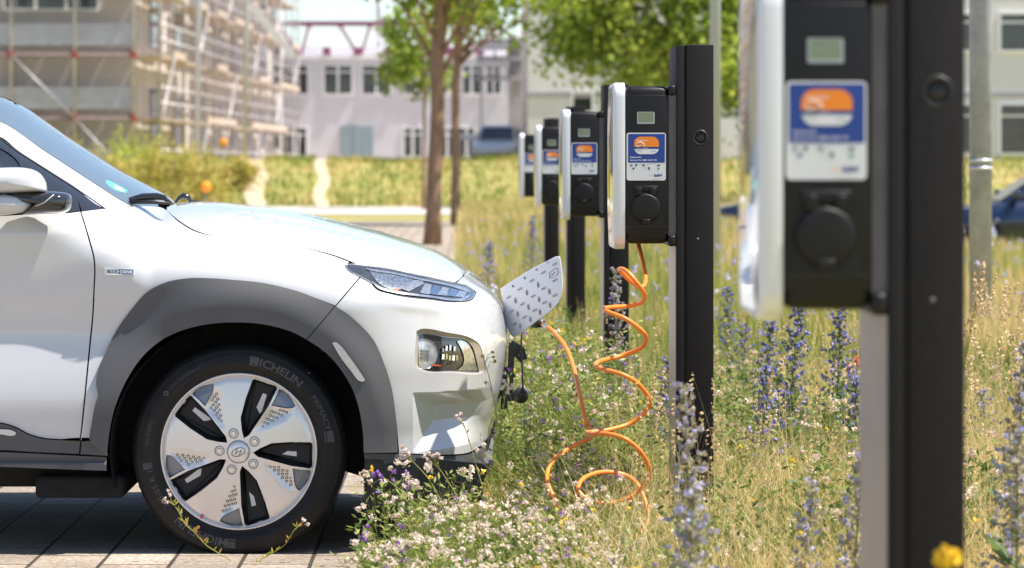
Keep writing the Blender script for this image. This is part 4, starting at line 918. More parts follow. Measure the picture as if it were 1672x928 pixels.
    b = MB(); b.lathe([(0.045, 0.0), (0.045, -0.012), (0.042, -0.018), (0.036, -0.0195), (0.0002, -0.0175)], 'y', (-0.1475, 0, 1.080), 40); b.box(-0.178, -0.160, -0.018, 0, 1.118, 1.142, 0, 0.003); b.box(-0.135, -0.117, -0.018, 0, 1.118, 1.142, 0, 0.003)
    b.box(-0.185, -0.110, -0.012, 0, 1.130, 1.148, 0, 0.003); b.box(-0.160, -0.135, -0.022, 0, 1.030, 1.046, 0, 0.003)
    b.build('socket_cap', M['box'], root)
    return root
st0 = station()
labs = ['charging station nearest the camera, black with silver frame, cut by the top edge', 'sharp black charging station on a post with the orange cable plugged in below', 'third charging station of the row, partly behind the one with the orange cable',
        'fourth charging station of the row, small and blurred, showing a blue sticker', 'farthest charging station of the row, only a narrow black flank showing']
for i, (D, dx, dz) in enumerate([(4.73, -0.013, 0.03), (9.75, 0.0, 0.0), (14.7, -0.010, 0.0), (19.7, -0.028, -0.015), (24.6, -0.050, -0.02)]):
    s_ = st0 if i == 0 else copy_tree(st0)
    s_.location = (0.69 + dx, D, dz); s_.rotation_euler = (0, 0, R([0.0, 0, 0.4, -0.3, 0.2][i])); tag(s_, labs[i], 'charging station', 'charging stations in a row on black posts')

# ------------------------------------------------------------------ orange cable
def crv(pts, per=8):
    P = [Vector(p) for p in pts]; out = []
    for i in range(len(P) - 1):
        p0 = P[max(i - 1, 0)]; p1 = P[i]; p2 = P[i + 1]; p3 = P[min(i + 2, len(P) - 1)]
        for j in range(per):
            t = j / per; out.append(0.5 * ((2 * p1) + (p2 - p0) * t + (2 * p0 - 5 * p1 + 4 * p2 - p3) * t * t + (3 * p1 - p0 - 3 * p2 + p3) * t ** 3))
    out.append(P[-1]); return out
cp = [(1042, 394, 9.92), (1043, 401, 9.9), (1049.6, 428, 9.82), (1054, 455, 9.75), (1048.6, 469, 9.7), (1032, 461, 9.72), (1016, 446, 9.68), (1010.5, 440, 9.62), (1021.6, 442, 9.56), (1038, 460, 9.54), (1052, 479.7, 9.58), (1048.6, 493, 9.68), (1027, 499.6, 9.72), (997, 502, 9.66), (986.6, 504.5, 9.6), (994, 510, 9.55), (1021.6, 521, 9.52), (1046, 539, 9.54), (1055, 553, 9.62), (1046, 568.6, 9.7), (1016, 581, 9.74), (983, 589, 9.68), (972, 596, 9.6), (984, 603, 9.54), (1016, 611.7, 9.5), (1043, 628, 9.52), (1060, 654.8, 9.6), (1051, 676, 9.7), (1027, 692.5, 9.72), (990, 703, 9.67), (960, 706.5, 9.64), (968, 708.5, 9.543), (992, 709, 9.486), (1021.6, 717.5, 9.448), (1046, 738, 9.47), (1059, 762.5, 9.51), (1058, 780, 9.531), (1045, 800, 9.533), (1020, 817, 9.533), (985, 822, 9.535), (955, 813, 9.517), (944, 797, 9.54), (955, 780, 9.603), (985, 771, 9.666), (1020, 776, 9.689), (1042, 793, 9.651), (1055, 825, 9.594), (1058, 850, 9.557), (1040, 875, 9.52), (990, 880, 9.502), (930, 850, 9.525), (898, 800, 9.588), (894, 771, 9.651), (905, 750, 9.713), (925, 735, 9.79), (945, 724, 9.828), (962, 716, 9.869), (968, 708, 9.927), (962, 698, 9.986), (957, 687, 9.986), (949, 655, 10.025), (938, 606, 10.162), (924.6, 569, 10.32), (903, 541.6, 10.46), (886, 530, 10.56)]
b = MB(); b.tube(crv([at(*p) for p in cp], 7), 0.0070, 8)
cable = b.build('charging_cable', M['orange']); tag(cable, 'orange coiled charging cable hanging from the sharp station down into the flowers', 'cable')
plug.parent = cable
for k in ('label', 'category'):
    if k in plug: del plug[k]
b = MB(); b.tube([at(889, 531.5, 10.54), at(894.5, 536, 10.51)], 0.0082, 10); o = b.build('cable_marking', M['white'], cable)

# ------------------------------------------------------------------ poles
galv = mat('galvanised_steel', (0.34, 0.345, 0.39), 0.5, 0.1, 0, var=0.22, vscale=7)
b = MB(); b.tube([(3.376, 21, -0.2), (3.376, 21, 3.0), (3.376, 21, 8)], 0.074, 24)
p = b.build('lamp_post', galv); tag(p, 'thick galvanised steel pole at the right edge behind the nearest station', 'pole')
b = MB(); b.lathe([(0.074, 0), (0.079, 0.0), (0.079, 0.02), (0.074, 0.02)], 'z', (3.376, 21, 1.17), 24); b.lathe([(0.074, 0), (0.079, 0.0), (0.079, 0.02), (0.074, 0.02)], 'z', (3.376, 21, 1.22), 24); b.build('pole_clamp', M['silver'], p)
b = MB(); b.tube([(2.557, 33, -0.2), (2.557, 33, 8)], 0.056, 16); p = b.build('lamp_post', mat('pale_pole', (0.42, 0.45, 0.47), 0.5, 0.3)); tag(p, 'slim pale grey pole rising behind the sharp charging station', 'pole')

# ------------------------------------------------------------------ trees
def leaf_cloud(cen, rad, n, size, cols, clumps=40, spread=0.28, seed=1, shell=0.45):
    g = np.random.default_rng(seed); d = g.normal(size=(clumps, 3)); d /= np.linalg.norm(d, axis=1, keepdims=True); rr = g.uniform(shell, 1, clumps) ** 0.7
    cc = d * rr[:, None]; ci = g.integers(0, clumps, n); P = cc[ci] + g.normal(size=(n, 3)) * spread * g.uniform(.5, 1, (n, 1)); P = P * rad + cen
    u = g.normal(size=(n, 3)); u /= np.linalg.norm(u, axis=1, keepdims=True); v = np.cross(u, g.normal(size=(n, 3))); v /= np.linalg.norm(v, axis=1, keepdims=True)
    s_ = size * g.uniform(.6, 1.3, (n, 1)); V = np.stack([P - u * s_, P - v * s_ * .55, P + u * s_, P + v * s_ * .55], 1).reshape(-1, 3)
    cols = np.array(cols); t = np.clip(g.uniform(0, 1, n) * 0.5 + g.uniform(0, 1, clumps)[ci] * 0.5, 0, .999) * (len(cols) - 1); i = t.astype(int); fr = (t - i)[:, None]
    C = cols[i] * (1 - fr) + cols[i + 1] * fr; C = np.repeat(C, 4, 0); Fq = np.arange(n * 4).reshape(n, 4); return V, Fq, C, cc * rad + cen
LEAF = mat('leaves', (0.1, 0.15, 0.03), 0.55, attr=True, transl=0.45)
BARK = mat('bark', (0.27, 0.165, 0.105), 0.9, var=0.35, vscale=14, bump=0.8, bscale=25, stretch=(1, 1, 0.25))
GREENS = [(0.08, 0.13, 0.014), (0.24, 0.33, 0.03), (0.50, 0.54, 0.07)]
def tree(label, base, top, r0, r1, crown, rad, n, size, seed, group=None, clumps=45, spread=.25, cols=GREENS, mids=()):
    root = empty('tree', base); tag(root, label, 'tree', group)
    B = Vector(base); T = Vector(top); b = MB(); k = 8; pts = []; rng = random.Random(seed)
    for i in range(k + 1):
        t = i / k; pts.append(B.lerp(T, t) - B + Vector((rng.uniform(-1, 1) * r0 * .35, 0, 0)) * math.sin(t * math.pi))
    b.tube(pts, [r0 * 1.25] + [r0 + (r1 - r0) * i / k for i in range(1, k + 1)], 12); b.build('trunk', BARK, root)
    V, Fq, C, cc = leaf_cloud(np.array(crown), np.array(rad), n, size, cols, clumps, spread, seed)
    V = V - np.array(base); np_mesh('crown', V, Fq, LEAF, C, root)
    lb = MB()
    for c in cc[::2]:
        c = Vector(c) - B; t = rng.uniform(.55, 1.0); a = (T - B) * t; lb.tube([a, a.lerp(c, .5) + Vector((0, 0, -.1)), c], [r1 * .45, r1 * .3, r1 * .1], 5)
    lb.build('limb', BARK, root); return root
G2 = 'young trees beyond the stations'
tree('tall tree with the thickest trunk, right beside the car bonnet', at(706, 400, 47) * 1.0, at(722, -60, 47), 0.115, 0.09, at(745, -75, 47), (1.35, 1.2, 0.95), 2700, 0.085, 3, G2)
tree('straight tree with a slim trunk just right of the thickest one', at(744, 368, 61.5), at(748, -60, 61.5), 0.085, 0.07, at(800, -25, 61.5), (1.5, 1.3, 0.9), 2300, 0.09, 4, G2)
tree('thin young tree with small low crown left of the thickest trunk', at(692, 342, 82), at(692, 20, 82), 0.05, 0.03, at(685, 82, 82), (1.0, 0.9, 1.2), 1700, 0.10, 5, G2, clumps=26, spread=.22)
tree('broad leafy tree with dense dark crown above the far stations', at(1120, 342, 84), at(1120, 60, 84), 0.22, 0.15, at(1078, 20, 84), (3.0, 2.6, 2.35), 15000, 0.12, 6, None, clumps=90, spread=.20)
tree('leafy tree whose crown shows between the sharp and the nearest station', at(1250, 330, 92), at(1250, 100, 92), 0.2, 0.12, at(1240, 70, 92), (1.45, 1.6, 2.3), 9000, 0.12, 8, None, clumps=60, spread=.22)
def shrub(label, px, py, D, rx, rz, seed, cols, n=2600, name='shrub'):
    gx = (px - PX0) * D / F; gz = float(tz(gx, D)); root = empty(name, (gx, D, gz)); tag(root, label, 'shrub', 'shrubs in front of the scaffolded building')
    V, Fq, C, cc = leaf_cloud(np.array((0, 0, rz * .55)), np.array((rx, rx * .8, rz * .6)), n, 0.055, cols, 26, .3, seed, .1); V[:, 2] = np.maximum(V[:, 2], 0); np_mesh('foliage', V, Fq, LEAF, C, root)
    b = MB(); 
    for k in range(5): a = k * 1.3; b.tube([(0, 0, -.05), (math.cos(a) * rx * .3, math.sin(a) * rx * .2, rz * .5), (math.cos(a) * rx * .5, math.sin(a) * rx * .4, rz * .9)], [0.02, 0.014, 0.005], 5)
    b.build('stem', BARK, root)
YG = [(0.24, 0.26, 0.04), (0.50, 0.44, 0.09), (0.70, 0.52, 0.20)]
for i, (px, D, rx, rz, cols, lab) in enumerate([(165, 80, .75, 1.25, YG, 'yellowish shrub just above the windscreen'), (215, 82, .85, 1.75, GREENS[1:] + [(0.28, .3, .05)], 'greenest and tallest shrub below the building corner'), (275, 81, .85, 1.45, YG, 'yellow green shrub right of the tallest one'),
                                             (325, 84, .75, 1.35, YG, 'low shrub beside the orange warning lamps'), (110, 83, .9, 1.7, YG, 'shrub behind the windscreen, leftmost of the row'), (385, 96, .8, .9, YG, 'small shrub on the bank, rightmost of the row')]):
    shrub(lab, px, 0, D, rx, rz, 20 + i, cols)

# ------------------------------------------------------------------ buildings
plaster = mat('lilac_plaster', (0.60, 0.575, 0.605), 0.9, var=0.06, vscale=0.7)
beige = mat('beige_insulation', (0.58, 0.52, 0.48), 0.9, var=0.08, vscale=0.5)
pale = mat('pale_render', (0.74, 0.715, 0.71), 0.9, var=0.05, vscale=0.6)
paneg = mat('window_glass', (0.04, 0.045, 0.05), 0.08, 0, 0.5, var=0.5, vscale=0.8)
frame_w = mat('window_frame_white', (0.8, 0.79, 0.8), 0.5)
door_t = mat('teal_door', (0.24, 0.31, 0.34), 0.5, var=0.1, vscale=3)
wine = mat('wine_steel', (0.26, 0.07, 0.15), 0.5, var=0.1)
greyw = mat('grey_concrete', (0.40, 0.385, 0.405), 0.85, var=0.2, vscale=1)
alu = mat('scaffold_tube', (0.52, 0.49, 0.50), 0.45, 0.4, var=0.25, vscale=2)
wood = mat('scaffold_plank', (0.50, 0.40, 0.31), 0.85, var=0.3, vscale=3)
rust = mat('coupler', (0.35, 0.09, 0.05), 0.7)
netm = mat('guard_board', (0.44, 0.43, 0.47), 0.8, var=0.12, vscale=2)
def bld(label, cat='building', name='building', loc=(0, 0, 0), group=None): return tag(empty(name, loc), label, cat, group)
def rel(root, o): o.parent = root; o.matrix_parent_inverse = Matrix.Translation(-root.location); return o
def window(root, X0, X1, Y, Z0, Z1, nx=2, trans=True, fw=0.09):
    b = MB(); b.box(X0 - fw, X0, Y - .06, Y + .02, Z0 - fw, Z1 + fw); b.box(X1, X1 + fw, Y - .06, Y + .02, Z0 - fw, Z1 + fw); b.box(X0, X1, Y - .06, Y + .02, Z1, Z1 + fw); b.box(X0, X1, Y - .10, Y + .02, Z0 - fw, Z0)
    for k in range(1, nx): x = X0 + (X1 - X0) * k / nx; b.box(x - fw * .6, x + fw * .6, Y - .05, Y + .01, Z0, Z1)
    if trans: b.box(X0, X1, Y - .045, Y + .01, Z1 - (Z1 - Z0) * .24, Z1 - (Z1 - Z0) * .24 + .06)
    f = rel(root, b.build('window', frame_w)); p = MB(); p.box(X0, X1, Y - .02, Y - .005, Z0, Z1); g = p.build('pane', paneg); g.parent = f; return f
def px_at(px, D): return (px - PX0) * D / F
def pz_at(py, D): return CZ - (py - PY0) * D / F
# centre
D = 163.0; cb = bld('lilac two storey building with a teal door, seen between scaffold and tree trunks', loc=(-4, D, 1.27))
b = MB(); b.box(px_at(425, D), px_at(862, D), D, D + 12, 0.9, pz_at(95, D)); rel(cb, b.build('wall', plaster))
for a, c in ((460, 502), (530, 574), (592, 637), (661, 700), (722, 742), (756, 784), (795, 817)): window(cb, px_at(a, D), px_at(c, D), D, pz_at(153, D), pz_at(108, D))
for a, c in ((460, 500), (660, 688), (722, 739), (750, 774), (795, 822)): window(cb, px_at(a, D), px_at(c, D), D, pz_at(255, D), pz_at(210, D))
b = MB(); b.box(px_at(556, D), px_at(609, D), D - .08, D + .01, 1.0, pz_at(206, D)); dd = rel(cb, b.build('door', door_t)); b = MB(); b.box(px_at(581, D), px_at(583, D), D - .11, D - .08, 1.2, pz_at(208, D)); rel(cb, b.build('door_frame', greyw))
b = MB(); b.box(px_at(425, D), px_at(862, D), D - .12, D + .3, pz_at(97, D), pz_at(90, D)); rel(cb, b.build('cornice', frame_w))
# roof frame of wine-red beams
for y_ in (38,):
    b = MB(); b.box(px_at(446, D), px_at(800, D), D + .5, D + .8, pz_at(42, D), pz_at(34, D)); rel(cb, b.build('roof_beam', wine))
b = MB(); b.box(px_at(446, D), px_at(862, D), D + 5, D + 5.4, pz_at(92, D), pz_at(70, D)); rel(cb, b.build('parapet', frame_w))
for k in range(8):
    x = px_at(455 + k * 50, D); b = MB(); b.bar((x, D + .65, pz_at(42, D)), (x + .9, D + 4, pz_at(92, D)), .16, .16); b.bar((x + 1.5, D + .65, pz_at(42, D)), (x + .9, D + 4, pz_at(92, D)), .14, .14); rel(cb, b.build('roof_strut', frame_w if k % 2 else wine))
    b = MB(); b.box(x + .7, x + 1.1, D - .3, D + .2, pz_at(90, D), pz_at(78, D)); rel(cb, b.build('bracket', wine))
b = MB(); b.tube([(px_at(613, D), D + 6, 6), (px_at(613, D), D + 6, 12)], .14, 10); rel(cb, b.build('flue_pipe', alu))
# stair tower between the lilac and the white building
D = 135.0; sb = bld('dark grey external stair platform between the lilac and the white building', 'stairs', 'stair_tower', (px_at(830, D), D, 1.27))
b = MB(); b.box(px_at(832, D), px_at(862, D), D, D + 3, .9, pz_at(60, D)); rel(sb, b.build('column', greyw))
for y_ in (72, 100, 132): b = MB(); b.box(px_at(778, D), px_at(856, D), D - 1.2, D, pz_at(y_, D), pz_at(y_ - 6, D)); rel(sb, b.build('landing', greyw))
for x_ in (784, 806, 828): b = MB(); b.box(px_at(x_, D), px_at(x_ + 3, D), D - 1.2, D - 1.1, pz_at(262 if x_ == 784 else 132, D), pz_at(60, D)); rel(sb, b.build('railing_post', M['wheelgrey']))
for y_ in (84, 112): b = MB(); b.box(px_at(778, D), px_at(832, D), D - 1.25, D - 1.2, pz_at(y_, D), pz_at(y_ - 12, D)); rel(sb, b.build('railing', netm))
# white building at the right
D = 115.0; wb = bld('long pale building behind the leafy trees, with white framed windows at the right edge', loc=(8, D, 1.2))
b = MB(); b.box(px_at(862, D), px_at(2400, D), D, D + 14, 0.8, 13); rel(wb, b.build('wall', pale))
for row in ((24, 82), (172, 250), (-125, -67)):
    for k in range(9):
        x = px_at(1250 + k * 128, D)
        window(wb, x, x + 2.2, D, pz_at(row[1], D), pz_at(row[0], D), 2)
window(wb, px_at(936, D), px_at(966, D), D, pz_at(182, D), pz_at(152, D), 1, False)
b = MB(); b.box(px_at(862, D), px_at(2400, D), D - .05, D, pz_at(160, D), pz_at(150, D)); rel(wb, b.build('storey_band', greyw))
# scaffolded building at the left
D0, D1 = 104.0, 160.0; XA = -10.95; XB = -9.35
lb_ = bld('beige building wrapped in scaffolding at the upper left', loc=(-16, D0, 1.2))
b = MB(); b.add([(-34, D0, .8), (XA, D0, .8), (XB, D1, .8), (-34, D1, .8), (-34, D0, 14), (XA, D0, 14), (XB, D1, 14), (-34, D1, 14)], [(0, 1, 5, 4), (1, 2, 6, 5), (2, 3, 7, 6), (3, 0, 4, 7), (4, 5, 6, 7)]); rel(lb_, b.build('wall', beige))
for k in range(3): x1 = px_at(158, D0) - k * 3.4; window(lb_, x1 - 3.0, x1, D0, pz_at(14, D0), pz_at(-50, D0), 3)
for fl_ in range(4):
    for k in range(8):
        y0 = D0 + 4 + k * 6.6; t = (y0 - D0) / (D1 - D0); x = XA + (XB - XA) * t; z0 = 1.9 + fl_ * 3.2; x2 = XA + (XB - XA) * (t + 3.6 / (D1 - D0))
        b = MB(); b.add([(x + .02, y0, z0), (x2 + .02, y0 + 3.6, z0), (x2 + .02, y0 + 3.6, z0 + 1.8), (x + .02, y0, z0 + 1.8), (x - .1, y0, z0), (x2 - .1, y0 + 3.6, z0), (x2 - .1, y0 + 3.6, z0 + 1.8), (x - .1, y0, z0 + 1.8)], [(0, 1, 2, 3), (0, 4, 5, 1), (3, 2, 6, 7), (0, 3, 7, 4), (1, 5, 6, 2)]); rel(lb_, b.build('window', paneg))
sf = tag(empty('scaffold', (-12, 102.5, .9)), 'multi level tube scaffold with planks around the beige building', 'scaffold')
dkb = mat('dark_edge_board', (0.24, 0.18, 0.17), .8, var=.2)
levels = [.6 + 2.04 * k for k in range(7)]
YF = 102.4
for x in [px_at(p_, YF) for p_ in (218, 122, 18, -86, -190)]:
    b = MB(); b.tube([(x, YF, .6), (x, YF, 13.5)], .05, 6); rel(sf, b.build('standard', alu)); b = MB(); b.tube([(x, YF + 1.0, .6), (x, YF + 1.0, 13.5)], .035, 6); rel(sf, b.build('standard', alu))
    for z in levels: b = MB(); b.box(x - .1, x + .1, YF - .1, YF + .08, z - .12, z + .1); rel(sf, b.build('coupler', rust))
xs_ = [px_at(p_, YF) for p_ in (218, 122, 18, -86, -190)]
for z in levels:
    b = MB(); b.box(xs_[-1], xs_[0], YF, YF + .9, z - .05, z); rel(sf, b.build('deck', wood)); 
    b = MB(); b.box(xs_[-1], xs_[0], YF - .02, YF, z, z + .18); rel(sf, b.build('toe_board', dkb))
    b = MB(); b.tube([(xs_[-1], YF - .05, z - .02), (xs_[0], YF - .05, z - .02)], .05, 6); rel(sf, b.build('ledger', dkb))
    b = MB(); b.box(xs_[-1], xs_[0], YF + .01, YF + .03, z + .3, z + 1.0); rel(sf, b.build('guard_board', netm))
for i in range(4):
    for z in levels[i % 2:-1:4]: b = MB(); b.tube([(xs_[i], YF - .08, z), (xs_[i + 1], YF - .08, z + 2.04)], .03, 5); rel(sf, b.build('brace', alu))
# side run
rs = random.Random(5); off_ = 1.05
def sx(y): return XA + (XB - XA) * (y - D0) / (D1 - D0)
ysd = [D0 - 1.5 + 3.4 * k for k in range(17)]
for i, y in enumerate(ysd):
    for o_ in (.15, off_): b = MB(); b.tube([(sx(y) + o_, y, .6), (sx(y) + o_, y, 13.5)], .05 if o_ > .5 else .035, 6); rel(sf, b.build('standard', alu))
for z in levels:
    for i in range(16):
        y0, y1 = ysd[i], ysd[i + 1]
        if rs.random() < .88:
            b = MB(); b.add([(sx(y0) + .15, y0, z), (sx(y0) + off_, y0, z), (sx(y1) + off_, y1, z), (sx(y1) + .15, y1, z), (sx(y0) + .15, y0, z - .06), (sx(y0) + off_, y0, z - .06), (sx(y1) + off_, y1, z - .06), (sx(y1) + .15, y1, z - .06)], [(0, 1, 2, 3), (7, 6, 5, 4), (0, 4, 5, 1), (1, 5, 6, 2), (2, 6, 7, 3), (3, 7, 4, 0)]); rel(sf, b.build('deck', wood))
        if rs.random() < .5:
            b = MB(); b.bar((sx(y0) + off_ + .05, y0, z + .12), (sx(y1) + off_ + .05, y1, z + .12), .24, .03); rel(sf, b.build('toe_board', wood))
    for h_ in (.5, 1.0): b = MB(); b.tube([(sx(ysd[0]) + off_ + .05, ysd[0], z + h_), (sx(ysd[-1]) + off_ + .05, ysd[-1], z + h_)], .035, 5); rel(sf, b.build('guard_rail', alu))
for i in range(0, 16, 3):
    for k, z in enumerate(levels[:-1]):
        if (i + k) % 2: b = MB(); b.tube([(sx(ysd[i]) + off_ + .08, ysd[i], z), (sx(ysd[i + 1]) + off_ + .08, ysd[i + 1], z + 2.04)], .035, 5); rel(sf, b.build('brace', alu))
for px_, D_, lab in ((325, 88, 'tall pale steel pole in front of the scaffold, nearer the building corner'), (403, 100, 'tall pale steel pole right of the other one, by the end of the scaffold')):
    b = MB(); b.tube([(px_at(px_ - 4, D_), D_, .8), (px_at(px_ + 6, D_), D_, 12)], .07, 8); o = b.build('steel_pole', mat('pale_steel', (0.55, 0.54, 0.53), .5, .2)); tag(o, lab, 'pole', 'tall pale poles by the scaffold')
b = MB(); b.bar((px_at(410, 118), 118, pz_at(10, 118)), (px_at(480, 118), 118, pz_at(92, 118)), .28, .2); o = b.build('debris_chute', frame_w); tag(o, 'pale slanted beam leaning down from the scaffold end', 'beam')
# site fence and lamps
orange_l = mat('lamp_orange', (0.9, 0.34, 0.02), .4)
for px_, py_, D_, lab in ((336, 306, 80, 'lower round orange warning lamp, left of the two'), (364, 233, 97, 'higher round orange warning lamp near the scaffold')):
    x = px_at(px_, D_); z = pz_at(py_, D_); g0 = float(tz(x, D_)); root = tag(empty('warning_lamp', (x, D_, g0)), lab, 'warning lamp', 'orange warning lamps')
    b = MB(); b.tube([(0, 0, -.05), (0, 0, z - g0 - .08)], .025, 6); b.build('post', M['postside'], root); b = MB(); b.lathe([(0.001, -.06), (.11, -.06), (.14, -.02), (.14, .02), (.11, .06), (.001, .06)], 'y', (0, 0, z - g0), 16); fixn(b.build('lamp', orange_l, root))
# shelter and distant things by the lilac building
D = 128.0; sh = tag(empty('shelter', (px_at(788, D), D, 1.27)), 'flat white shelter roof on posts in front of the lilac building', 'shelter')
b = MB(); b.box(px_at(750, D), px_at(828, D), D - 1.5, D + 1.5, pz_at(229, D), pz_at(220, D)); rel(sh, b.build('roof', M['white']))
for x_ in (754, 824):
    for yy in (-1.3, 1.3): b = MB(); b.tube([(px_at(x_, D), D + yy, 1.1), (px_at(x_, D), D + yy, pz_at(228, D))], .04, 6); rel(sh, b.build('post', alu))

# ------------------------------------------------------------------ parked cars in the background
def bgcar(label, loc, rz, colr, L=4.2, group='cars parked beyond the meadow', H=1.46):
    root = tag(empty('parked_car', loc, rz), label, 'car', group); pm = mat('car_paint', colr, 0.25, 0.2, 1.0)
    def loft(name, outline, ymax, ins, m, z_t=None):
        q = smooth_poly([(x * L, z) for x, z in outline], .12); c = q.mean(0); b = MB(); n = len(q); rings = []
        for y, s_ in ((-ymax, ins), (-ymax * .93, ins * .3), (-ymax * .8, 0), (ymax * .8, 0), (ymax * .93, ins * .3), (ymax, ins)):
            rings.append([(c[0] + (x - c[0]) * (1 - s_), y - (0 if z_t is None else np.sign(y) * z_t * max(0, z - .9)), c[1] + (z - c[1]) * (1 - s_)) for x, z in q])
        vs = [p_ for r_ in rings for p_ in r_]; b.add(vs, [(k * n + i, k * n + (i + 1) % n, (k + 1) * n + (i + 1) % n, (k + 1) * n + i) for k in range(5) for i in range(n)] + [tuple(range(n - 1, -1, -1)), tuple(5 * n + i for i in range(n))], 0, True)
        return fixn(b.build(name, m, root))
    loft('body', [(.01, .35), (.0, .55), (.03, .70), (.14, .82), (.27, .90), (.6, .96), (.9, .98), (.98, .9), (1.0, .6), (.985, .32), (.9, .24), (.1, .24)], .88, .03, pm)
    loft('cabin', [(.25, .88), (.30, 1.0), (.40, 1.30), (.46, H - .03), (.60, H), (.80, H - .04), (.90, 1.22), (.96, .95), (.6, .9)], .80, .05, pm, .28)
    b = MB()
    for s_ in (-1, 1):
        for pts in ([(.31, .97), (.405, 1.27), (.455, 1.37), (.575, 1.39), (.575, .98)], [(.595, .98), (.595, 1.39), (.76, 1.37), (.80, 1.28), (.80, .99)], [(.82, 1.0), (.82, 1.27), (.87, 1.2), (.92, 1.0)]):
            f = [(x * L, s_ * (.835 - .28 * max(0, z - .9)), z * H / 1.46) for x, z in pts]; b.add(f, [tuple(range(len(f)))])
    b.build('side_window', paneg, root)
    b = MB(); b.add([(.262 * L, -.68, .93), (.262 * L, .68, .93), (.425 * L, .56, H - .08), (.425 * L, -.56, H - .08)], [(0, 1, 2, 3)]); b.build('windscreen', paneg, root)
    for x in (.19, .80):
        for s_ in (-1, 1):
            b = MB(); b.lathe([(.0, -.02), (.2, -.02), (.3, -.01), (.32, .02), (.32, .18), (.3, .2), (0, .2)], 'y', (0, 0, 0), 20); w_ = b.build('wheel', M['rubber'], root); w_.location = (x * L, s_ * .88 if s_ < 0 else .70, .32)
            b = MB(); b.lathe([(.0, -.03), (.19, -.03), (.2, -.02)], 'y', (0, 0, 0), 16); r_ = b.build('rim', M['wheelsil'], w_)
    for s_ in (-.6, .6): b = MB(); b.box(.0, .12, s_ - .16, s_ + .16, .60, .70, 0, .02); b.build('headlight', M['lens'], root)
    for s_ in (-.65, .65): b = MB(); b.box(L - .1, L + .005, s_ - .12, s_ + .12, .7, .88, 0, .02); b.build('tail_light', M['amber'], root)
    for s_ in (-.93, .93): b = MB(); b.box(.30 * L, .30 * L + .12, s_ - .1, s_ + .1, .98, 1.1, 0, .03); b.build('mirror', pm, root)
    return root
bgcar('dark blue parked car, only its front showing between the stations', (4.45, 61, -0.42), 0, (0.008, 0.014, 0.04), 4.0, H=1.42)
bgcar('blue parked car at the right edge beside the thick pole', (8.0, 55, -0.36), 0, (0.006, 0.02, 0.065), 4.1)
bgcar('small pale car parked on the bank top beside the flat shelter roof', (px_at(806, 121), 121, 1.15), R(84), (0.75, 0.75, 0.75), 4.0, H=1.5)
# ------------------------------------------------------------------ meadow
GRASS = mat('grass_blade', (0.3, 0.3, 0.08), 0.55, attr=True, transl=0.4)
PETAL = mat('petal', (0.6, 0.6, 0.6), 0.6, attr=True, transl=0.35)
STEM = mat('plant_green', (0.16, 0.22, 0.05), 0.6, transl=0.3, var=0.3, vscale=40)
def mixc(cols, t):
    cols = np.array(cols); t = np.clip(t, 0, .9999) * (len(cols) - 1); i = t.astype(int); return cols[i] * (1 - (t - i)[:, None]) + cols[i + 1] * (t - i)[:, None]
DRYC = [(0.78, 0.54, 0.27), (0.84, 0.64, 0.33), (0.64, 0.51, 0.17), (0.34, 0.37, 0.07), (0.13, 0.23, 0.035)]
GRNC = [(0.52, 0.46, 0.16), (0.30, 0.36, 0.08), (0.16, 0.25, 0.045), (0.10, 0.18, 0.03)]
def blades(g, P, h, wd, cols, t, lean=0.35, seg=3):
    n = len(P); az = g.uniform(0, 2 * np.pi, n); le = g.uniform(.05, lean, n) * h; d = np.stack([np.cos(az), np.sin(az), np.zeros(n)], 1)
    wa = g.uniform(-.9, .9, n); wv = np.stack([np.cos(wa), np.sin(wa), np.zeros(n)], 1) * (wd / 2)[:, None]; rows = []
    for k in range(seg + 1):
        s_ = k / seg; c = P + d * (le * s_ ** 2)[:, None] + np.array([0, 0, 1.0]) * (h * (s_ - .12 * s_ ** 3 * (le / h)))[:, None]; w_ = wv * (1 - s_ * .92)
        rows += [c - w_, c + w_]
    V = np.stack(rows, 1).reshape(-1, 3); k = 2 * (seg + 1); base = (np.arange(n) * k)[:, None]
    Fq = np.concatenate([base + np.array([[2 * j, 2 * j + 1, 2 * j + 3, 2 * j + 2]]) for j in range(seg)], 0)
    return V, Fq, np.repeat(mixc(cols, t), k, 0), P + d * le[:, None] + np.array([0, 0, 1.0]) * (h * (1 - .12 * le / h))[:, None]
def scatter(g, n, d0, d1, x0=-0.17, edge=30, p=0.0):
    """points of the meadow that the photograph looks at, denser towards the camera"""
    y = d0 + (d1 - d0) * g.uniform(0, 1, n) ** (1 + p); xm = (1672 + edge - PX0) * y / F + .8; x = x0 + (xm - x0) * g.uniform(0, 1, n); return np.stack([x, y, tz(x, y)], 1)
def patch(P, s=1.3, seed=0.0):
    x, y = P[:, 0], P[:, 1]; return .5 + .28 * np.sin(x * 2.3 * s + seed + np.sin(y * 1.1)) + .22 * np.sin(y * 1.7 * s + 2 * seed + np.sin(x * 3.1))
def join(L):
    V = []; Fq = []; C = []; k = 0
    for v, f, c in L: V.append(v); Fq.append(f + k); C.append(c); k += len(v)
    return np.concatenate(V), np.concatenate(Fq), np.concatenate(C)
g = np.random.default_rng(3)
def herbzone(P):        # leafy herbs grow by the parking kerb, dry grass further right
    lim = 0.42 + 0.10 * np.sin(P[:, 1] * 1.9); return 1 - sstep(lim - .12, lim + .2, P[:, 0])
parts = []
P = scatter(g, 32000, 6.6, 16, p=.1); hz = herbzone(P); t = np.clip(patch(P) * 1.1 - .10 + g.normal(0, .30, len(P)) + hz * .4, 0, 1); h = g.uniform(.13, .36, len(P)) * (1 - .35 * hz) * (.8 + .4 * patch(P, .7, 2)) * np.clip(.55 + (P[:, 1] - 6.6) * .12, .5, 1)
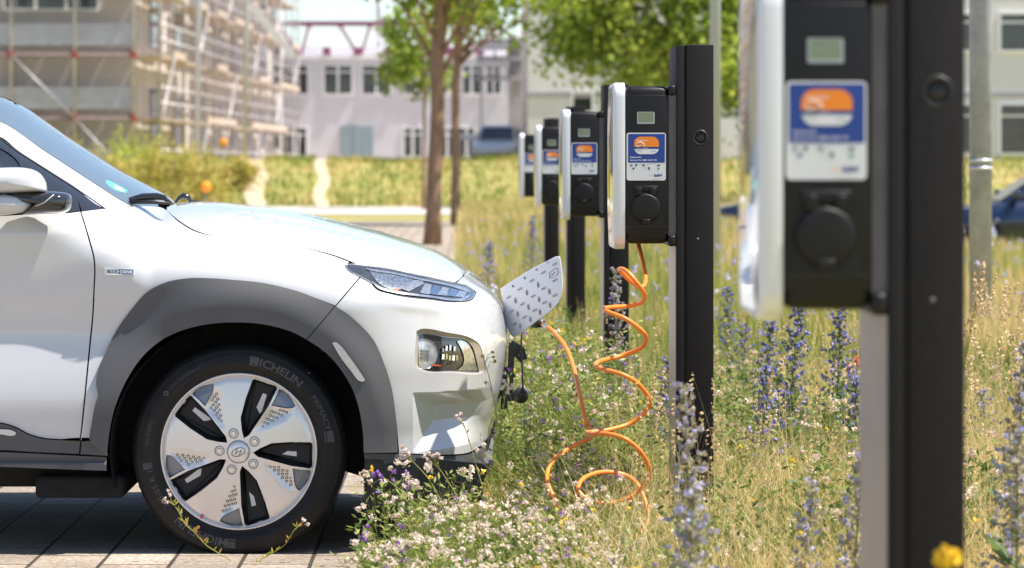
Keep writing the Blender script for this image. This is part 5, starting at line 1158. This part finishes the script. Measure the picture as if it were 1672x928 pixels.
V, Fq, C, _ = blades(g, P, h, g.uniform(.0024, .0056, len(P)), DRYC, t, lean=.7); parts.append((V, Fq, C))
P = scatter(g, 12000, 6.8, 15, x0=.25, p=.1); V, Fq, C, _ = blades(g, P, g.uniform(.12, .42, len(P)), g.uniform(.0018, .0035, len(P)), DRYC[:3], g.uniform(0, 1, len(P)), lean=1.3, seg=4); Fs = Fq; parts2 = (V, Fq, C)
P = scatter(g, 30000, 15, 45, p=.35); t = np.clip(patch(P, .5) * 1.1 + g.normal(0, .25, len(P)), 0, 1)
V, Fq, C, _ = blades(g, P, g.uniform(.16, .42, len(P)), g.uniform(.006, .012, len(P)), DRYC, t, seg=2); V2 = V
o = np_mesh('meadow_grass', *join(parts)[:2], GRASS, join(parts)[2]); tag(o, 'golden and green meadow grass around the charging stations', 'grass', kind='stuff')
J = join([parts2]); o = np_mesh('straw', J[0], J[1], GRASS, J[2]); tag(o, 'dry straw lying criss cross through the meadow grass', 'straw', kind='stuff')
parts = [(V, Fq, C)]
P = scatter(g, 26000, 43, 74, p=0); t = np.clip(patch(P, .25) * .8 + g.normal(0, .2, len(P)), 0, 1)
V, Fq, C, _ = blades(g, P, g.uniform(.15, .45, len(P)), g.uniform(.02, .04, len(P)), DRYC, t, seg=2); parts.append((V, Fq, C))
n_ = 16000; P = np.stack([g.uniform(-13, 26, n_), 86 + 34 * g.uniform(0, 1, n_), np.zeros(n_)], 1); P[:, 2] = tz(P[:, 0], P[:, 1]); P = P[~((np.abs(P[:, 0] + 4.02 + .046 * (P[:, 1] - 87)) < .22) | (np.abs(P[:, 0] + 5.8 + .066 * (P[:, 1] - 87)) < .28))]
t = np.clip((patch(P, .9, 1) - .5) * 1.3 + .5 + g.normal(0, .2, len(P)), 0, 1); V, Fq, C, _ = blades(g, P, g.uniform(.08, .28, len(P)), g.uniform(.03, .07, len(P)), [(0.64, .45, .20), (.50, .46, .12), (.26, .33, .05), (.15, .24, .04)], t, seg=2); parts.append((V, Fq, C))
J = join(parts); o = np_mesh('distant_grass', J[0], J[1], GRASS, J[2]); tag(o, 'blurred yellow green grass of the far meadow and the bank', 'grass', kind='stuff')
# fine straw stalks with seed heads
def heads(g, P, r, n, size, cols, flat=1.0, t=None, up=0.0):
    """fluffy heads: n small petals about each point"""
    m_ = len(P); d = g.normal(size=(m_, n, 3)); d /= np.linalg.norm(d, axis=2, keepdims=True); d[:, :, 2] = d[:, :, 2] * flat + up
    c = P[:, None, :] + d * (r[:, None, None] * g.uniform(.4, 1, (m_, n, 1))); u = g.normal(size=(m_, n, 3)); u /= np.linalg.norm(u, axis=2, keepdims=True)
    v = np.cross(d, u); v /= np.linalg.norm(v, axis=2, keepdims=True) + 1e-9; s_ = size * g.uniform(.6, 1.3, (m_, n, 1))
    V = np.stack([c - u * s_, c - v * s_ * .7, c + u * s_, c + v * s_ * .7], 2).reshape(-1, 3); Fq = np.arange(m_ * n * 4).reshape(-1, 4)
    tt = (g.uniform(0, 1, (m_, n)) * .6 + (g.uniform(0, 1, (m_, 1)) if t is None else t[:, None]) * .4).ravel(); return V, Fq, np.repeat(mixc(cols, tt), 4, 0)
P = scatter(g, 750, 7.5, 15, x0=.35); h = g.uniform(.35, .62, len(P)); V, Fq, C, tip = blades(g, P, h, np.full(len(P), .0022), DRYC[:3], g.uniform(0, 1, len(P)), lean=.4, seg=4); pa = [(V, Fq, C)]
for k in range(4): pa.append(heads(g, tip - np.array([0, 0, .014]) * k, np.full(len(tip), .006), 4, .0045, [(.55, .36, .18), (.72, .52, .28), (.60, .50, .25)]))
J = join(pa); o = np_mesh('seed_grass', J[0], J[1], GRASS, J[2]); tag(o, 'thin straw coloured stalks with ripe seed heads standing in the grass', 'grass', kind='stuff')

# leafy herbs with small white, violet and yellow flowers
def herb_field(P, h, leaf, nleaf, cols, seed):
    g = np.random.default_rng(seed); n = len(P); az = g.uniform(0, 6.283, n); le = g.uniform(.05, .45, n) * h; d = np.stack([np.cos(az), np.sin(az), np.zeros(n)], 1)
    V, Fq, C, tip = blades(g, P, h, np.full(n, .0024), [(.20, .25, .05), (.34, .32, .10)], g.uniform(0, 1, n), lean=.45, seg=3)
    s_ = g.uniform(.15, .98, (n, nleaf, 1)); c = P[:, None] + (tip - P)[:, None] * s_; out = g.normal(size=(n, nleaf, 3)); out[:, :, 2] = np.abs(out[:, :, 2]) * .8; out /= np.linalg.norm(out, axis=2, keepdims=True)
    L = leaf * g.uniform(.5, 1.3, (n, nleaf, 1)); w_ = np.cross(out, g.normal(size=(n, nleaf, 3))); w_ /= np.linalg.norm(w_, axis=2, keepdims=True); w_ *= L * .17
    VL = np.stack([c, c + out * L * .5 - w_, c + out * L, c + out * L * .5 + w_], 2).reshape(-1, 3); FL = np.arange(n * nleaf * 4).reshape(-1, 4); CL = np.repeat(mixc(cols, g.uniform(0, 1, n * nleaf)), 4, 0)
    return [(V, Fq, C), (VL, FL, CL)], tip
HG = [(0.09, 0.16, 0.03), (0.17, 0.25, 0.045), (0.30, 0.33, 0.08), (0.42, 0.40, 0.14)]
def canopy(P):        # height of the herbs: a tall bush of them at the car's nose, low in front
    x, y = P[:, 0], P[:, 1]; tall = np.exp(-((x - .32) / .34) ** 2) * sstep(9.6, 10.6, y); return .20 + .30 * tall + .10 * sstep(8.6, 10.5, y) + .03 * np.sin(x * 9) * np.cos(y * 5)
def carfree(P):  # keep clear of the car and the wheel
    return ~((P[:, 0] < 0.20) & (P[:, 1] > 9.75) & (P[:, 1] < 11.9))
P = np.concatenate([scatter(g, 6400, 7.3, 14.5), np.stack([g.uniform(-.3, .75, 3300), g.uniform(7.8, 12.2, 3300), np.zeros(3300)], 1)]); keep = (g.uniform(0, 1, len(P)) < (herbzone(P) * .9 + .10) * np.where((P[:, 0] < .25) & (P[:, 1] < 9.8), .6, 1)) & carfree(P); P = P[keep]
h = canopy(P) * g.uniform(.6, 1.12, len(P)); pa, tip = herb_field(P, h, .026, 15, HG, 4)
P = np.stack([g.uniform(-.16, .95, 300), g.uniform(8.3, 9.6, 300), np.zeros(300)], 1); h = g.uniform(.22, .42, 300) * (1 - .42 * sstep(.15, .3, P[:, 0])) * np.where(g.uniform(0, 1, 300) < .5, .6, 1); pt, tipt = herb_field(P, h, .024, 13, HG[1:], 14); pa += pt
J = join(pa); o = np_mesh('meadow_herbs', J[0], J[1], GRASS, J[2]); tag(o, 'dense green leafy herbs growing at the nose of the car', 'herbs', kind='stuff')
# leafy weeds through the drier meadow on the right
P = scatter(g, 4200, 8.5, 15, x0=.5); P = P[(patch(P, 1.6, 4) > .58) & (g.uniform(0, 1, len(P)) < .8)]; P = np.concatenate([P, np.stack([g.uniform(.85, 1.75, 500), g.uniform(11.2, 13.5, 500), np.zeros(500)], 1)])
pb, tip2 = herb_field(P, g.uniform(.18, .42, len(P)), .034, 16, [(0.07, 0.13, 0.025), (0.14, 0.22, 0.04), (0.30, 0.33, 0.08)], 9)
J = join(pb); o = np_mesh('meadow_weeds', J[0], J[1], GRASS, J[2]); tag(o, 'leafy green weeds scattered between the dry grass and blue spikes', 'weeds', kind='stuff')
T = tip2[g.uniform(0, 1, len(tip2)) < .16]; J = heads(g, T, g.uniform(.012, .026, len(T)), 24, .006, [(.74, .58, .44), (.80, .68, .54)], .5); o = np_mesh('dry_seed_heads', J[0], J[1], PETAL, J[2]); tag(o, 'pale dry seed heads in the golden grass', 'seed heads', kind='stuff')
# feathery seed heads at the right edge
m_ = 46; px_ = g.uniform(1570, 1690, m_); D_ = g.uniform(8.2, 11, m_); X_ = (px_ - PX0) * D_ / F; ztop = CZ - (g.uniform(430, 600, m_) - PY0) * D_ / F; P = np.stack([X_, D_, np.zeros(m_)], 1)
V, Fq, C, tp = blades(g, P, ztop, np.full(m_, .0028), DRYC[:2], g.uniform(0, 1, m_), lean=.25, seg=5); L_ = [(V, Fq, C)]
for k in range(7): L_.append(heads(g, tp + np.stack([(P[:, 0] - tp[:, 0]) * .045 * k, (P[:, 1] - tp[:, 1]) * .045 * k, -.014 * k * np.ones(m_)], 1), np.full(m_, .0045 + .0009 * k), 6, .006, [(.55, .38, .22), (.74, .56, .34), (.66, .50, .28)]))
J = join(L_); o = np_mesh('feathery_grass', J[0], J[1], GRASS, J[2]); tag(o, 'tan feathery grass heads bunched at the right edge in front of the thick pole', 'grass', kind='stuff')
# which tips flower, and in which colour
WHT = [(.78, .64, .52), (.84, .74, .62), (.74, .54, .44)]; VIO = [(.20, .07, .38), (.38, .16, .52), (.16, .10, .42)]; YEL = [(.85, .55, .02), (.90, .68, .05)]; BLU = [(.12, .14, .50), (.22, .22, .60), (.32, .25, .58)]
zone = herbzone(tip); front = 1 - sstep(9.2, 10.2, tip[:, 1]); u = g.uniform(0, 1, len(tip))
wsel = (u < (.34 * front + .12) * (.35 + 1.3 * patch(tip, 3.2, 1.7))) & (zone > .2); vsel = (~wsel) & (u > .90); ysel = (~wsel) & (~vsel) & (u > .865)
T = tip[wsel]; T = np.concatenate([T, tipt[::3], tipt[::3] + g.normal(size=(len(tipt[::3]), 3)) * .012, T[: len(T) // 2] + g.normal(size=(len(T) // 2, 3)) * [.018, .018, .012]])
J = heads(g, T, g.uniform(.007, .016, len(T)), 20, .0052, WHT, .8); o = np_mesh('white_clover_flowers', J[0], J[1], PETAL, J[2]); tag(o, 'many small fluffy cream white flower heads in the lower middle', 'flowers', kind='stuff')
T = tip[vsel]; J = heads(g, T, g.uniform(.006, .012, len(T)), 9, .005, VIO); o = np_mesh('violet_flowers', J[0], J[1], PETAL, J[2]); tag(o, 'small violet lucerne flowers dotted among the herbs', 'flowers', kind='stuff')
T = np.concatenate([tip[ysel], scatter(g, 160, 8, 30) + [0, 0, .3]]); J = heads(g, T, g.uniform(.005, .010, len(T)), 8, .0055, YEL); o = np_mesh('yellow_flowers', J[0], J[1], PETAL, J[2]); tag(o, 'few small bright yellow flowers among the herbs', 'flowers', kind='stuff')
# distant blue and yellow flowers between the far posts
T = scatter(g, 380, 16, 40, x0=.0) + np.stack([np.zeros(380), np.zeros(380), g.uniform(.25, .6, 380)], 1); J = heads(g, T, np.full(380, .03), 8, .012, [(.30, .26, .55), (.42, .38, .62), (.62, .56, .6)]); o = np_mesh('distant_blue_flowers', J[0], J[1], PETAL, J[2]); tag(o, 'blurred bluish flower spikes scattered over the far meadow', 'flowers', kind='stuff')

# ------------------------------------------------------------------ viper's bugloss, one by one
def bugloss(seed, h, dens=1.0, blue=1.0, faded=False, wide=1.0):
    g = np.random.default_rng(seed); root = empty('bugloss_plant'); lean = g.uniform(-.05, .05, 2)
    def ax(s_): return np.array([lean[0] * s_ ** 2 * h * 2, lean[1] * s_ ** 2 * h, h * s_])
    b = MB(); b.tube([tuple(ax(s_)) for s_ in np.linspace(0, 1, 9)], list(np.linspace(.0042, .0012, 9)), 6); b.build('stem', STEM, root)
    L = []; n = int(46 * h / .7)
    c = np.array([ax(s_) for s_ in g.uniform(.0, .55, n)]); a = g.uniform(0, 6.283, n); out = np.stack([np.cos(a), np.sin(a), g.uniform(.1, .8, n)], 1); Ln = g.uniform(.04, .10, (n, 1)) * h / .7
    w_ = np.cross(out, [0, 0, 1.0]) * .075 * Ln / .6; V = np.stack([c, c + out * Ln * .5 - w_, c + out * Ln, c + out * Ln * .5 + w_], 1).reshape(-1, 3); C = np.repeat(mixc([(.10, .16, .05), (.20, .26, .08)], g.uniform(0, 1, n)), 4, 0); L.append((V, np.arange(4 * n).reshape(-1, 4), C))
    # cymes: short arms up the stem carrying bracts and bells
    m_ = int(58 * h / .7 * dens); ss = np.linspace(.30, .985, m_) + g.uniform(-.008, .008, m_); FP = []; BP = []
    for k, s_ in enumerate(ss):
        a = k * 2.4 + g.uniform(-.3, .3); arm = (.052 * (1 - (s_ - .3) / .8) + .006) * g.uniform(.6, 1.25) * wide; o_ = ax(s_); dirv = np.array([math.cos(a), math.sin(a), .55])
        for j in range(4): BP.append(o_ + dirv * arm * (j + .7) / 4 + g.normal(size=3) * .004)
        for j in range(3):
            if g.uniform() < (.85 if not faded else .5): FP.append(o_ + dirv * arm * (.55 + .25 * j) + g.normal(size=3) * .005 + np.array([0, 0, .003]))
    BP = np.array(BP); FP = np.array(FP)
    L.append(heads(g, BP, np.full(len(BP), .006), 7, .0054, [(.13, .17, .09), (.24, .26, .16), (.32, .30, .25)] if not faded else [(.34, .30, .22), (.52, .45, .33), (.24, .25, .16)]))
    J = join(L); np_mesh('foliage', J[0], J[1], GRASS, J[2], root)
    cols = [(.14, .16, .50), (.22, .25, .64), (.36, .32, .66), (.50, .32, .56)] if blue > .5 else [(.30, .32, .58), (.48, .46, .62), (.62, .52, .58)]
    J = heads(g, FP, np.full(len(FP), .0055), 6, .0068, cols); np_mesh('flowers', J[0], J[1], PETAL, J[2], root)
    return root
BG = 'blue flower spikes in the meadow'
BUG = [(1286, 500, 11.6, 1.0, 0, 'tallest deep blue flower spike below the nearest charger'), (1366, 494, 12.2, 1.0, 0, 'full blue flower spike just left of the nearest post'), (1247, 522, 12.6, .8, 0, 'darker blue spike left of the tallest one below the nearest charger'),
       (1397, 618, 11.2, 1.0, 0, 'short violet blue spike touching the left side of the nearest post'), (1209, 532, 14.0, .6, 0, 'thin grey blue spike right of the sharp post'), (1250, 600, 11.0, 1.0, 0, 'short bright blue spike in front of the tall ones'),
       (1085, 590, 11.6, 1.0, 0, 'blue spike against the left edge of the sharp post'), (1013, 440, 12.6, .7, 1, 'tall flower spike behind the orange cable coils'),
       (1130, 624, 7.2, .9, 1, 'blurred pale spike in front of the sharp post'), (1118, 800, 6.4, 1.0, 1, 'very blurred pale blue spike at the bottom edge below the sharp post'), (1642, 556, 7.4, 1.0, 1, 'tall blurred faded spike at the right edge'),
       (1390, 735, 7.3, 1.0, 1, 'blurred faded spike beside the nearest post near the bottom'), (1306, 788, 7.6, .8, 1, 'low blurred brownish spike left of the nearest post'), (1190, 470, 15.5, .8, 0, 'small distant blue spike right of the sharp post'),
       (868, 352, 27.0, .9, 0, 'distant blue spike beside the far posts'), (795, 398, 22.0, .8, 0, 'distant blue spike above the car nose'), (1660, 700, 7.0, .8, 1, 'faded spike cut by the right edge'),
       (1612, 640, 12.5, .7, 0, 'small bluish spike right of the nearest post'), (862, 640, 10.6, .45, 1, 'low grey violet spike in front of the car nose'), (900, 665, 10.9, .45, 1, 'greyish violet spike left of the cable loop')]
for i, (px, py, D, dens, fad, lab) in enumerate(BUG):
    x = px_at(px, D); z0 = float(tz(x, D)); h = pz_at(py, D) - z0; r_ = bugloss(100 + i, h, dens, 0 if fad else 1, bool(fad), 1.25 if fad else 1.5); r_.location = (x, D, z0); r_.rotation_euler = (0, 0, i * 1.3); tag(r_, lab, 'flower', BG)

# ------------------------------------------------------------------ single stems close to the car
def sprig(name, label, px_pts, D, heads_, cols, leafc, n_leaf=0, r=.0012, head_r=.008, hn=14, hs=.0055, cat='flower', group=None, leafL=.02):
    pts = crv([at(x, y, D + .02 * math.sin(i)) for i, (x, y) in enumerate(px_pts)], 5); b0 = pts[0]; root = empty(name, b0); tag(root, label, cat, group)
    gg = np.random.default_rng(int(px_pts[0][0] * 7 + px_pts[0][1])); pts = [p - b0 for p in pts]; b = MB(); b.tube(pts, list(np.linspace(r * 1.5, r * .8, len(pts))), 6)
    HP = []
    for (x, y) in heads_:
        p = at(x, y, D) - b0; j = min(range(len(pts)), key=lambda i: (pts[i] - p).length + (0.02 if pts[i].z > p.z else 0)); b.tube([pts[max(0, j - 2)], (pts[j] + p) / 2, p], r * .7, 5); HP.append(tuple(p))
    b.build('stem', mat('stem_yellowgreen', (.34, .34, .08), .6, transl=.2), root)
    if n_leaf:
        idx = gg.integers(1, len(pts) - 1, n_leaf); c = np.array([tuple(pts[i]) for i in idx]); out = gg.normal(size=(n_leaf, 3)); out[:, 2] = np.abs(out[:, 2]) + .6; out[:, 1] *= .4; out /= np.linalg.norm(out, axis=1, keepdims=True)
        w_ = np.cross(out, [0, 1.0, 0]); L = leafL * gg.uniform(.6, 1.2, (n_leaf, 1)); w_ *= L * .16; V = np.stack([c, c + out * L * .45 - w_, c + out * L, c + out * L * .45 + w_], 1).reshape(-1, 3)
        np_mesh('leaf', V, np.arange(4 * n_leaf).reshape(-1, 4), GRASS, np.repeat(mixc(leafc, gg.uniform(0, 1, n_leaf)), 4, 0), root)
    HP = np.array(HP)
    if len(HP): J = heads(gg, HP, np.full(len(HP), head_r), hn, hs, cols); np_mesh('flower_head', J[0], J[1], PETAL, J[2], root)
    return root
YL = [(.62, .55, .06), (.45, .50, .07), (.62, .25, .08)]
PINK = [(.80, .62, .58), (.85, .74, .68), (.70, .48, .44)]
sprig('wild_stem', 'leaning yellow leaved stem with a pale pink tip in front of the tyre, left one', [(395, 945), (377.6, 917), (357.5, 904), (335.5, 889.5), (317, 869), (302.6, 856.5), (289.7, 832.7), (278.7, 818)], 9.72, [(269.6, 814), (275, 801), (266, 818), (272, 820), (277, 808)], PINK, YL, 26, head_r=.006, hs=.0045, leafL=.024)
sprig('wild_stem', 'shorter yellow leaved stem with a pinkish tip in front of the tyre, right one', [(400, 945), (423, 916), (434, 909.6), (452.7, 898.7), (467, 887.7), (478, 869), (489, 858)], 9.70, [(498, 850), (503, 856), (494, 848)], PINK, YL, 16, head_r=.006, hs=.0045, leafL=.022)
sprig('campion_stem', 'tall thin stem with papery pink buds in front of the lower bumper opening', [(800, 830), (780, 770), (768, 725), (755, 688)], 9.55, [(752, 676), (749, 684), (757, 691), (745, 680), (790, 727), (779, 735)], PINK, YL, 3, head_r=.007)
sprig('campion_stem', 'thin stem with papery buds in front of the bumper corner by the wheel arch', [(735, 850), (705, 790), (680, 760), (664, 745)], 9.5, [(660, 735), (655, 742), (661, 746), (654, 748), (668, 742), (657, 728)], PINK, YL, 3, head_r=.007)
sprig('campion_stem', 'branching stem with small buds below the bumper lip', [(770, 850), (740, 800), (722, 772), (703, 745)], 9.5, [(700, 741), (708, 744), (697, 750), (703, 756), (720, 748), (715, 742), (693, 745)], PINK, YL, 3, head_r=.006)
sprig('campion_stem', 'pale stem with yellowish buds rising beside the lower lamp', [(812, 690), (806, 650), (797, 610), (790, 585)], 10.0, [(788, 581), (804, 575), (806, 583), (793, 625), (808, 590)], [(.7, .62, .25), (.8, .68, .4)], YL, 3, head_r=.005)
sprig('lucerne_stem', 'low stem with bright violet flowers under the bumper, uppermost left', [(700, 850), (670, 815), (640, 790), (618, 775)], 9.35, [(611, 775), (617, 772), (622, 778), (662, 772), (667, 788), (645, 770)], VIO[:2], HG, 26, head_r=.008, leafL=.016)
sprig('lucerne_stem', 'low stem with violet flowers beside the tyre near the bottom', [(690, 905), (650, 893), (620, 884), (598, 870)], 9.2, [(590, 876), (600, 860), (650, 858), (658, 860), (596, 882)], VIO[:2], HG, 24, head_r=.008, leafL=.016)
sprig('white_flower_stem', 'small cream flower cluster lying over the paving at the bottom', [(640, 955), (610, 930), (590, 918), (570, 916)], 8.8, [(566, 914), (573, 918), (580, 915), (588, 920), (560, 918), (628, 905), (636, 912)], WHT, HG, 12, head_r=.008)
sprig('white_flower_stem', 'cream flower cluster in front of the number plate bracket', [(812, 720), (818, 690), (822, 665), (826, 640)], 9.9, [(826, 628), (832, 634), (820, 633), (829, 641), (838, 630), (824, 622)], WHT, HG, 10, head_r=.008)
sprig('grass_stalk', 'drooping brown feathery grass stalk in front of the thick pole', [(1560, 700), (1575, 600), (1590, 510), (1606, 440)], 8.2, [(1606, 432), (1603, 445), (1600, 458), (1604, 470), (1596, 476), (1592, 490), (1598, 500), (1588, 508), (1584, 525), (1590, 535), (1579, 545)], [(.60, .42, .25), (.72, .54, .34)], DRYC[:2], 0, head_r=.010, cat='grass stalk')
sprig('grass_stalk', 'thin pinkish grass stalk leaning across the sharp post', [(1120, 800), (1100, 720), (1085, 670), (1072, 645)], 9.1, [(1070, 640), (1074, 650), (1078, 660), (1083, 670)], [(.60, .42, .33), (.70, .5, .4)], DRYC[:2], 0, head_r=.006, cat='grass stalk')
sprig('yellow_flower', 'blurred bright yellow flower at the foot of the nearest post', [(1552, 1500), (1550, 1200), (1546, 930)], 4.35, [(1546, 912), (1538, 915), (1553, 914), (1546, 905)], YEL, HG, 4, head_r=.013, hn=24, hs=.008)
sprig('yellow_flower', 'small yellow flower low behind the right corner of the nearest charger', [(1225, 640), (1222, 560), (1220, 515)], 10.6, [(1220, 509), (1224, 511)], YEL, HG, 4, head_r=.007)
for k, (x, y, D, lab) in enumerate([(1398, 590, 13.0, 'red flower beside the nearest post, larger of the two'), (1385, 606, 13.4, 'red flower left of the larger one by the nearest post')]):
    sprig('red_flower', lab, [(x + 4, 740), (x + 2, 660), (x, y + 6)], D, [(x, y), (x + 5, y + 6), (x + 3, y - 6)], [(.75, .13, .07), (.8, .25, .15)], HG, 4, head_r=.012, hn=14, hs=.009)
